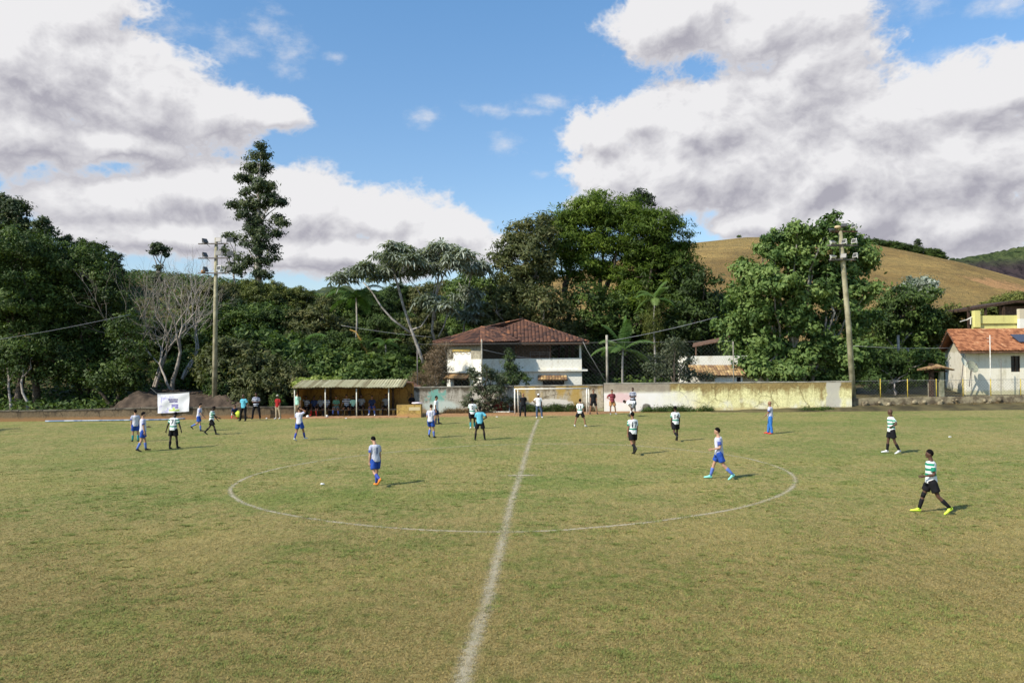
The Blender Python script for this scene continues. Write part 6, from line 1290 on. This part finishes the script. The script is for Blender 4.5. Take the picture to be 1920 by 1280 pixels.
        th0 = pc - f_ * .012 - side_ * .034; ex.tube([th0, th0 - side_ * .022 + f_ * .028 + nrm_ * ins * .008, th0 - side_ * .024 + f_ * .058 + nrm_ * ins * .014], [.0125, .0108, .008], 6); ex.cur = 0
        shirt.tube([S0 - T @ V3((sg * .05, 0, 0)) - u_ * .02, S0 + u_ * .03, S0 + u_ * .10, S0 + u_ * .165, S0 + u_ * .20], [.062, .070, .066, .066, .067], 14)
    # legs
    lows = []
    sm = MB(); socks = []; shoes = []
    for sg, ln_ in ((1, legs[0]), (-1, legs[1])):
        a, o_, kb = LEG[ln_] if isinstance(ln_, str) else ln_; d = V3((sg * math.sin(R(o_)), math.sin(R(a)) * math.cos(R(o_)), -math.cos(R(a)) * math.cos(R(o_)))).normalized()
        a2 = a - kb; d2 = V3((sg * math.sin(R(o_ * .4)), math.sin(R(a2)), -math.cos(R(a2)))).normalized(); Hj = P + V3((sg * .092, 0, -.03)); K = Hj + d * .42; A_ = K + d2 * .405
        b.tube([Hj - d * .05, Hj + d * .06, Hj + d * .22, K - d * .05, K, K + d2 * .06, K + d2 * .14, K + d2 * .28, A_], [.088, .090, .076, .055, .053, .050, .056, .043, .034], 12)
        fp = max(-35, min(50, -a2 * .75 if a2 < -8 else 0)); fr = Rz(-sg * 8) @ Rx(-fp); fw = fr @ V3((0, 1, 0)); fu = fr @ V3((0, 0, 1)); fs_ = fr @ V3((1, 0, 0)); hl_ = A_ - fu * .055 - fw * .05
        fm = MB(); fm.loft([(hl_ + fw * .0 + fu * .03, fs_ * .024, fu * .035), (hl_ + fw * .03 + fu * .035, fs_ * .034, fu * .055), (hl_ + fw * .08 + fu * .035, fs_ * .038, fu * .055), (hl_ + fw * .14 + fu * .018, fs_ * .042, fu * .040), (hl_ + fw * .20 + fu * .008, fs_ * .045, fu * .030), (hl_ + fw * .25 + fu * .004, fs_ * .038, fu * .024), (hl_ + fw * .275 + fu * .002, fs_ * .018, fu * .014)], 12)
        fm.tube([A_ + d2 * -.035, hl_ + fw * .055 + fu * .05], [.041, .046], 12); shoes.append(fm); lows += [v[2] for v in fm.v]
        if sock: m_ = MB(); m_.tube([K + d2 * .12, K + d2 * .13, K + d2 * .19, K + d2 * .30, A_ + d2 * .02], [.050, .0585, .058, .049, .041], 14); socks.append(m_)
        if pants: sht.tube([Hj - d * .04, Hj + d * .08, Hj + d * .25, K, K + d2 * .15, K + d2 * .30, A_ + d2 * .02], [.105, .110, .092, .074, .072, .066, .066], 14)
        else:
            e_ = .285; sht.tube([Hj - d * .04, Hj + d * .06, Hj + d * .18, Hj + d * e_, Hj + d * (e_ + .012)], [.104, .112, .110, .112, .108], 14)
        if kneepad and sg > 0: m_ = MB(); m_.tube([K - d * .07, K, K + d2 * .07], [.063, .060, .058], 12); socks.append(m_)
    sht.loft([(P + V3((0, 0, z_)), V3((w * bw, 0, 0)), V3((0, dd * bw, 0))) for z_, w, dd in ((-.10, .150, .115), (-.02, .168, .128), (.07, .160, .122), (.10, .155, .116))])
    dz = -min(lows)
    for M_ in [b, ex, shirt, sht] + shoes + socks: M_.v = [(v[0], v[1], v[2] + dz) for v in M_.v]
    hcs = hc_ + V3((0, 0, dz))
    rm('body', b, [SK[sk], EYE, LIPS, CL['black']], t, .015, ex); so = rm('shirt', shirt, CL[top], t, .018); rm('trousers' if pants else 'shorts', sht, CL[bottom], t, .018)
    for m_ in socks: obj('sock', MBrel(m_, t), CL[sock or 'black'], t, True)
    for m_ in shoes: obj('shoe', MBrel(m_, t), SH[shoe], t, True)
    if hair:
        hm = MB()
        def hfn(p):
            x, y, z_ = hf(p); lim = -.12 + .72 * max(0, y) - .42 * min(1, max(0, -y * 1.6))
            if z_ < lim: z_ = lim; x *= .93; y *= .93
            return V3((x, y, z_))
        hm.ball(hcs + hd @ V3((0, -.007, .010)), (.083, .104, .122), 24, 16, rot=hd, fn=hfn); obj('hair', MBrel(hm, t), hair, t, True)
    if cap:
        cm = MB()
        def cfn(p): return V3((p[0], p[1], max(p[2], .10 + .1 * p[1])))
        cm.ball(hcs + hd @ V3((0, 0, .008)), (.089, .110, .126), 24, 14, rot=hd, fn=cfn); cm.ball(hcs + hd @ V3((0, .125, .034)), (.062, .070, .007), 14, 6, rot=hd); obj('cap', MBrel(cm, t), CL[cap], t, True)
    if num: TX.append((num, t, so, T, up(.30) + V3((0, 0, dz)), numc or NUM))
    return t
LIPS = mat('lips', (.16, .06, .05), .5)[0]
PL = 'players in white and green hooped shirts'; PG = 'players in pale lilac shirts and blue shorts'; PB = 'people on the dugout bench'
person(254, 828, 325, ('st', 'sf'), ('down', 'down'), 'grey', 'blue', 'teal', 'black', 0, hpx=60, label='player in pale shirt, blue shorts and short teal socks, leftmost on the pitch', group=PG)
person(268, 846, 60, ('sb', 'sf'), ('down', 'bent'), 'grey', 'blue', 'lsock', 'black', 0, hpx=73, label='player in pale shirt walking right, second from the left on the pitch', group=PG, num='1', numc=NUMB)
person(325, 841, 8, ('sf', 'st2'), ('out', 'out'), 'hoop', 'black', 'black', 'black', 3, hair=HAIR, lean=8, hp=30, h=1.70, label='player in hooped shirt number 7 walking away below the white banner, head bowed', group=PL, num='7')
person(373, 808, 80, ('sf', 'lift'), ('fwd', 'fwd'), 'grey', 'blue', 'lsock', 'black', 0, lean=7, hpx=52, label='player in pale shirt leaning forward to the right, just left of the mast foot', group=PG)
person(397, 815, 85, ('wf', 'wb'), ('reach', 'fwd'), 'hoop', 'black', 'black', 'black', 3, hpx=54, lean=5, hp=20, label='player in hooped shirt striding right with an arm held out, by the mast foot', group=PL)
person(439, 785, 150, ('cr', 'kn'), ('lap', 'lap'), 'navy', 'navy', 'white', 'red', 1, lean=35, hp=-15, h=1.45, label='person crouching by the wall in dark shirt, beside the one in light blue')
tb = MB(); c_ = gnd(443, 785); tb.ball(c_ + Vector((.15, -.1, .32)), (.20, .14, .24), 14, 10, fn=lambda p: p * (1 + .08 * math.sin(p.z * 8))); tag(obj('bib_bundle', tb, CL['bibs'], None, True, loc=tuple(c_)), 'bright yellow-green bib bundle held by the crouching person', 'clothing')
person(457, 789, 190, ('wide', 'st'), ('down', 'out'), 'sky', 'black', None, 'black', 2, hair=None, pants=True, hpx=44, h=1.74, label='person in light blue shirt and black trousers standing by the far-left wall')
person(480.5, 785, 175, ('wide', 'wide'), ('front', 'front'), 'stripe', 'black', None, 'black', 2, pants=True, hpx=45, h=1.80, label='person in navy and white striped shirt and dark trousers by the far-left wall', build=1.05)
person(521, 785, 200, ('st', 'st2'), ('down', 'down'), 'red', 'beige', None, 'white', 2, cap='khaki', pants=True, h=1.62, label='person in red shirt, pale cap and beige trousers left of the dugout')
person(558, 782, 10, ('st', 'st2'), ('down', 'down'), 'mint', 'beige', None, 'grey', 0, hair=HAIRB, pants=True, h=1.72, label='person in mint green shirt standing at the left dugout post', z0=.05)
person(561.5, 826, 20, ('wf', 'sb'), ('neckb', 'down'), 'grey', 'blue', 'bsock', 'white', 1, hpx=62, h=1.66, label='player in pale shirt with a hand behind the neck, before the left dugout post', group=PG)
# dugout bench
bz = .09
def sitter(px, head, top, bottom, sk, label, arms=('lap', 'lap'), hp=0, lean=6, legs=('sit', 'sit2'), sock='black', shoe='black', h=1.70, **k):
    x = at(px, 760, Yd + 1.5).x; person(0, 0, head, legs, arms, top, bottom, sock, shoe, sk, h=h, lean=lean, hp=hp, pos=(x, Yd + 1.38, bz - .01), label=label, group=PB, **k)
sitter(576, 190, 'stripe', 'black', 2, 'substitute raising an arm to his head, first from the left on the dugout bench', ('head', 'lap'))
sitter(590.5, 178, 'navy', 'black', 2, 'substitute in dark shirt with red socks, second from the left on the bench', sock='red', shoe='red')
sitter(603, 182, 'greyc', 'black', 2, 'substitute in grey shirt, just left of the second dugout post')
sitter(613.5, 176, 'stripe', 'black', 2, 'substitute in striped shirt, just right of the second dugout post')
sitter(631.5, 180, 'dgreen', 'greyc', 1, 'substitute in greenish shirt and grey shorts, alone between the posts', ('front', 'front'), sock='lsock')
sitter(651, 180, 'stripe', 'black', 1, 'broad substitute in navy striped shirt in the middle of the bench', ('out', 'out'), build=1.12, h=1.80)
sitter(663.5, 180, 'mint', 'black', 2, 'substitute in pale green shirt left of the third dugout post')
sitter(679, 184, 'greyc', 'black', 2, 'substitute in grey shirt right of the third dugout post', ('knee', 'lap'), h=1.80)
sitter(698.5, 178, 'navy', 'blue', 1, 'substitute in dark shirt with bright blue socks and legs, between the last two posts', sock='lsock', shoe='white')
sitter(725, 186, 'greyc', 'black', 2, 'substitute leaning by the last dugout post, rightmost on the bench', ('knee', 'lap'), h=1.8)
person(0, 0, 180, ('st', 'st2'), ('front', 'front'), 'black', 'black', None, 'black', 2, h=1.55, pos=(at(772, 770, Yd + 1.2).x, Yd + 1.25, 0), label='person in black behind the yellow block at the right end of the dugout')
# pitch, centre
person(808, 821, 15, ('sf', 'run'), ('down', 'bent'), 'grey', 'blue', 'lsock', 'black', 0, hair=HAIRB, hpx=63, lean=4, label='player in pale shirt jogging away, front one of the pair beside the graffiti', group=PG, num='1', numc=NUMB)
person(818, 795, 100, ('st', 'sf'), ('down', 'down'), 'white', 'navy', 'navy', 'black', 1, hpx=53, label='player in white shirt standing side-on behind the jogging one, near the graffiti', group=PG)
person(886, 804, 355, ('sf', 'sb'), ('out', 'down'), 'hoop', 'black', 'teal', 'white', 3, hpx=56, label='player in hooped shirt number 2 with teal socks, behind the referee', group=PL, num='2')
person(900, 825, 0, ('wide', 'wide'), ('hip', 'front'), 'sky', 'black', 'black', 'black', 3, lean=3, hpx=60, h=1.66, label='referee in light blue shirt and black shorts, back to camera, legs apart')
person(981.5, 781, 180, ('wide', 'st'), ('behind', 'behind'), 'black', 'black', None, 'black', 1, pants=True, hair=None, hpx=43, label='person all in black standing inside the small goal')
person(1010, 783, 182, ('st', 'wide'), ('hip', 'down'), 'white', 'jeans', None, 'white', 2, cap='cap', pants=True, hpx=44, label='person in white shirt, white cap and jeans standing in the small goal mouth', build=1.1)
person(1088, 800, 25, ((8, 22, 6), (-4, 24, 8)), ('down', 'down'), 'hoop', 'black', None, 'white', 1, hpx=53, label='player in hooped shirt with legs wide apart and white shoes, before the right goal post', group=PL, num='11')
person(1113, 776, 182, ('wide', 'wide'), ('down', 'down'), 'black', 'black', None, 'black', 1, hpx=47, label='person in black shirt and shorts standing right of the small goal')
person(1148, 777, 172, ('st', 'wide'), ('hip', 'behind'), 'maroon', 'tan', None, 'grey', 1, hpx=47, label='person in maroon shirt and orange-brown shorts, hand on hip, against the pale wall')
person(1187, 772, 190, ('st', 'st2'), ('front', 'front'), 'stripe', 'black', 'black', 'black', 2, h=1.72, label='person in dark striped vest standing at the wall behind the bending player')
person(1190, 781, 300, ('bf', 'bb'), ('hang', 'hang'), 'white', 'greyc', 'white', 'black', 2, lean=82, hp=-10, h=1.72, label='player in white shirt bending down with hands at his boots near the wall')
person(1187, 852, 340, ('sf', 'lift'), ('down', 'down'), 'hoop', 'black', 'black', 'black', 1, hair=HAIR, hpx=80, h=1.74, label='player in hooped shirt number 17 walking away at the far edge of the circle', group=PL, num='17')
person(1267, 827, 350, ('sf', 'lift'), ('down', 'down'), 'hoop', 'black', 'black', 'black', 2, hpx=66, label='player in hooped shirt walking away right of the centre circle, before the pale wall', group=PL, num='14')
person(1349, 898, 282, ('wf', 'wb'), ('down', 'bent'), 'grey', 'blue', 'lsock', 'turq', 0, hpx=98, lean=2, label='player in pale shirt and royal blue shorts with turquoise boots striding left inside the circle', group=PG)
person(1445, 813, 290, ('sf', 'st2'), ('down', 'fwd'), 'grey', 'blp', None, 'red', 1, hair=None, pants=True, hpx=61, label='player in pale shirt, blue leggings and red boots on the far right half', group=PG)
person(1672, 850, 275, ('sf', 'sb'), ('hip', 'hip'), 'hoop', 'black', 'black', 'white', 2, hair=None, hpx=82, label='player in hooped shirt and white boots, hands on hips, far right', group=PL)
person(1747, 962, 285, ('wf', 'wb'), ('down', 'bent'), 'hoop', 'black', 'black', 'neon', 2, hpx=121, kneepad=True, label='nearest player on the right, hooped shirt and neon yellow boots, walking left', group=PL)
person(704, 911, 318, ('sf', 'lift'), ('down', 'down'), 'grey', 'blue', 'bsock', 'orange', 0, hpx=94, hp=26, lean=3, label='nearest player on the left, pale shirt, blue shorts and orange boots, head bowed', group=PG, num='1', numc=NUMB)
# convert remeshed bodies and clothes, add fingers, eyes, numbers
txo = []
for (s_, t, so, T, c, m_) in TX:
    cu = bpy.data.curves.new('num', 'FONT'); cu.body = s_; cu.size = .30; cu.align_x = 'CENTER'; cu.align_y = 'CENTER'; cu.offset = .006
    o = bpy.data.objects.new('num', cu); COL.objects.link(o); txo.append(o)
dg_ = bpy.context.evaluated_depsgraph_get()
bpy.context.view_layer.update()
for o, ex in RM:
    me = bpy.data.meshes.new_from_object(o.evaluated_get(dg_)); o.modifiers.clear(); o.data = me; me.name = o.name
    me.polygons.foreach_set('use_smooth', [True] * len(me.polygons))
    if not ex:
        ns_ = [v.normal.copy() for v in me.vertices]; off_ = wloc(o.parent)
        for v, nn_ in zip(me.vertices, ns_):
            q_ = v.co * 1.0; a_ = mnoise.noise(Vector((q_.x * 9 + off_.x, q_.y * 9, q_.z * 6 + off_.y))) * .013 + mnoise.noise(Vector((q_.x * 22, q_.y * 22 + off_.x, q_.z * 13))) * .006
            v.co += nn_ * (a_ + .003)
    if ex:
        bm = bmesh.new(); bm.from_mesh(me); off = wloc(o.parent); vs = [bm.verts.new(v) for v in ex.v]
        for f, mi in zip(ex.f, ex.mi):
            try: q_ = bm.faces.new([vs[i] for i in f]); q_.material_index = mi; q_.smooth = True
            except ValueError: pass
        bm.to_mesh(me); bm.free()
for (s_, t, so, T, c, m_), o in zip(TX, txo):
    me = bpy.data.meshes.new_from_object(o.evaluated_get(dg_)); me.materials.clear(); bpy.data.objects.remove(o)
    bvh = BVHTree.FromPolygons([v.co.copy() for v in so.data.vertices], [tuple(p.vertices) for p in so.data.polygons])
    bm = bmesh.new(); bm.from_mesh(me); bmesh.ops.triangulate(bm, faces=bm.faces); bmesh.ops.subdivide_edges(bm, edges=bm.edges, cuts=2)
    for v in bm.verts:
        w = c + T @ V3((v.co.x, -.5, v.co.y)); hit = bvh.ray_cast(w, T @ V3((0, 1, 0)))
        v.co = (hit[0] + T @ V3((0, -.006, 0))) if hit[0] else c + T @ V3((v.co.x, -.14, v.co.y))
    bm.to_mesh(me); bm.free(); me.name = 'shirt_number'; link('shirt_number', me, so, [m_])
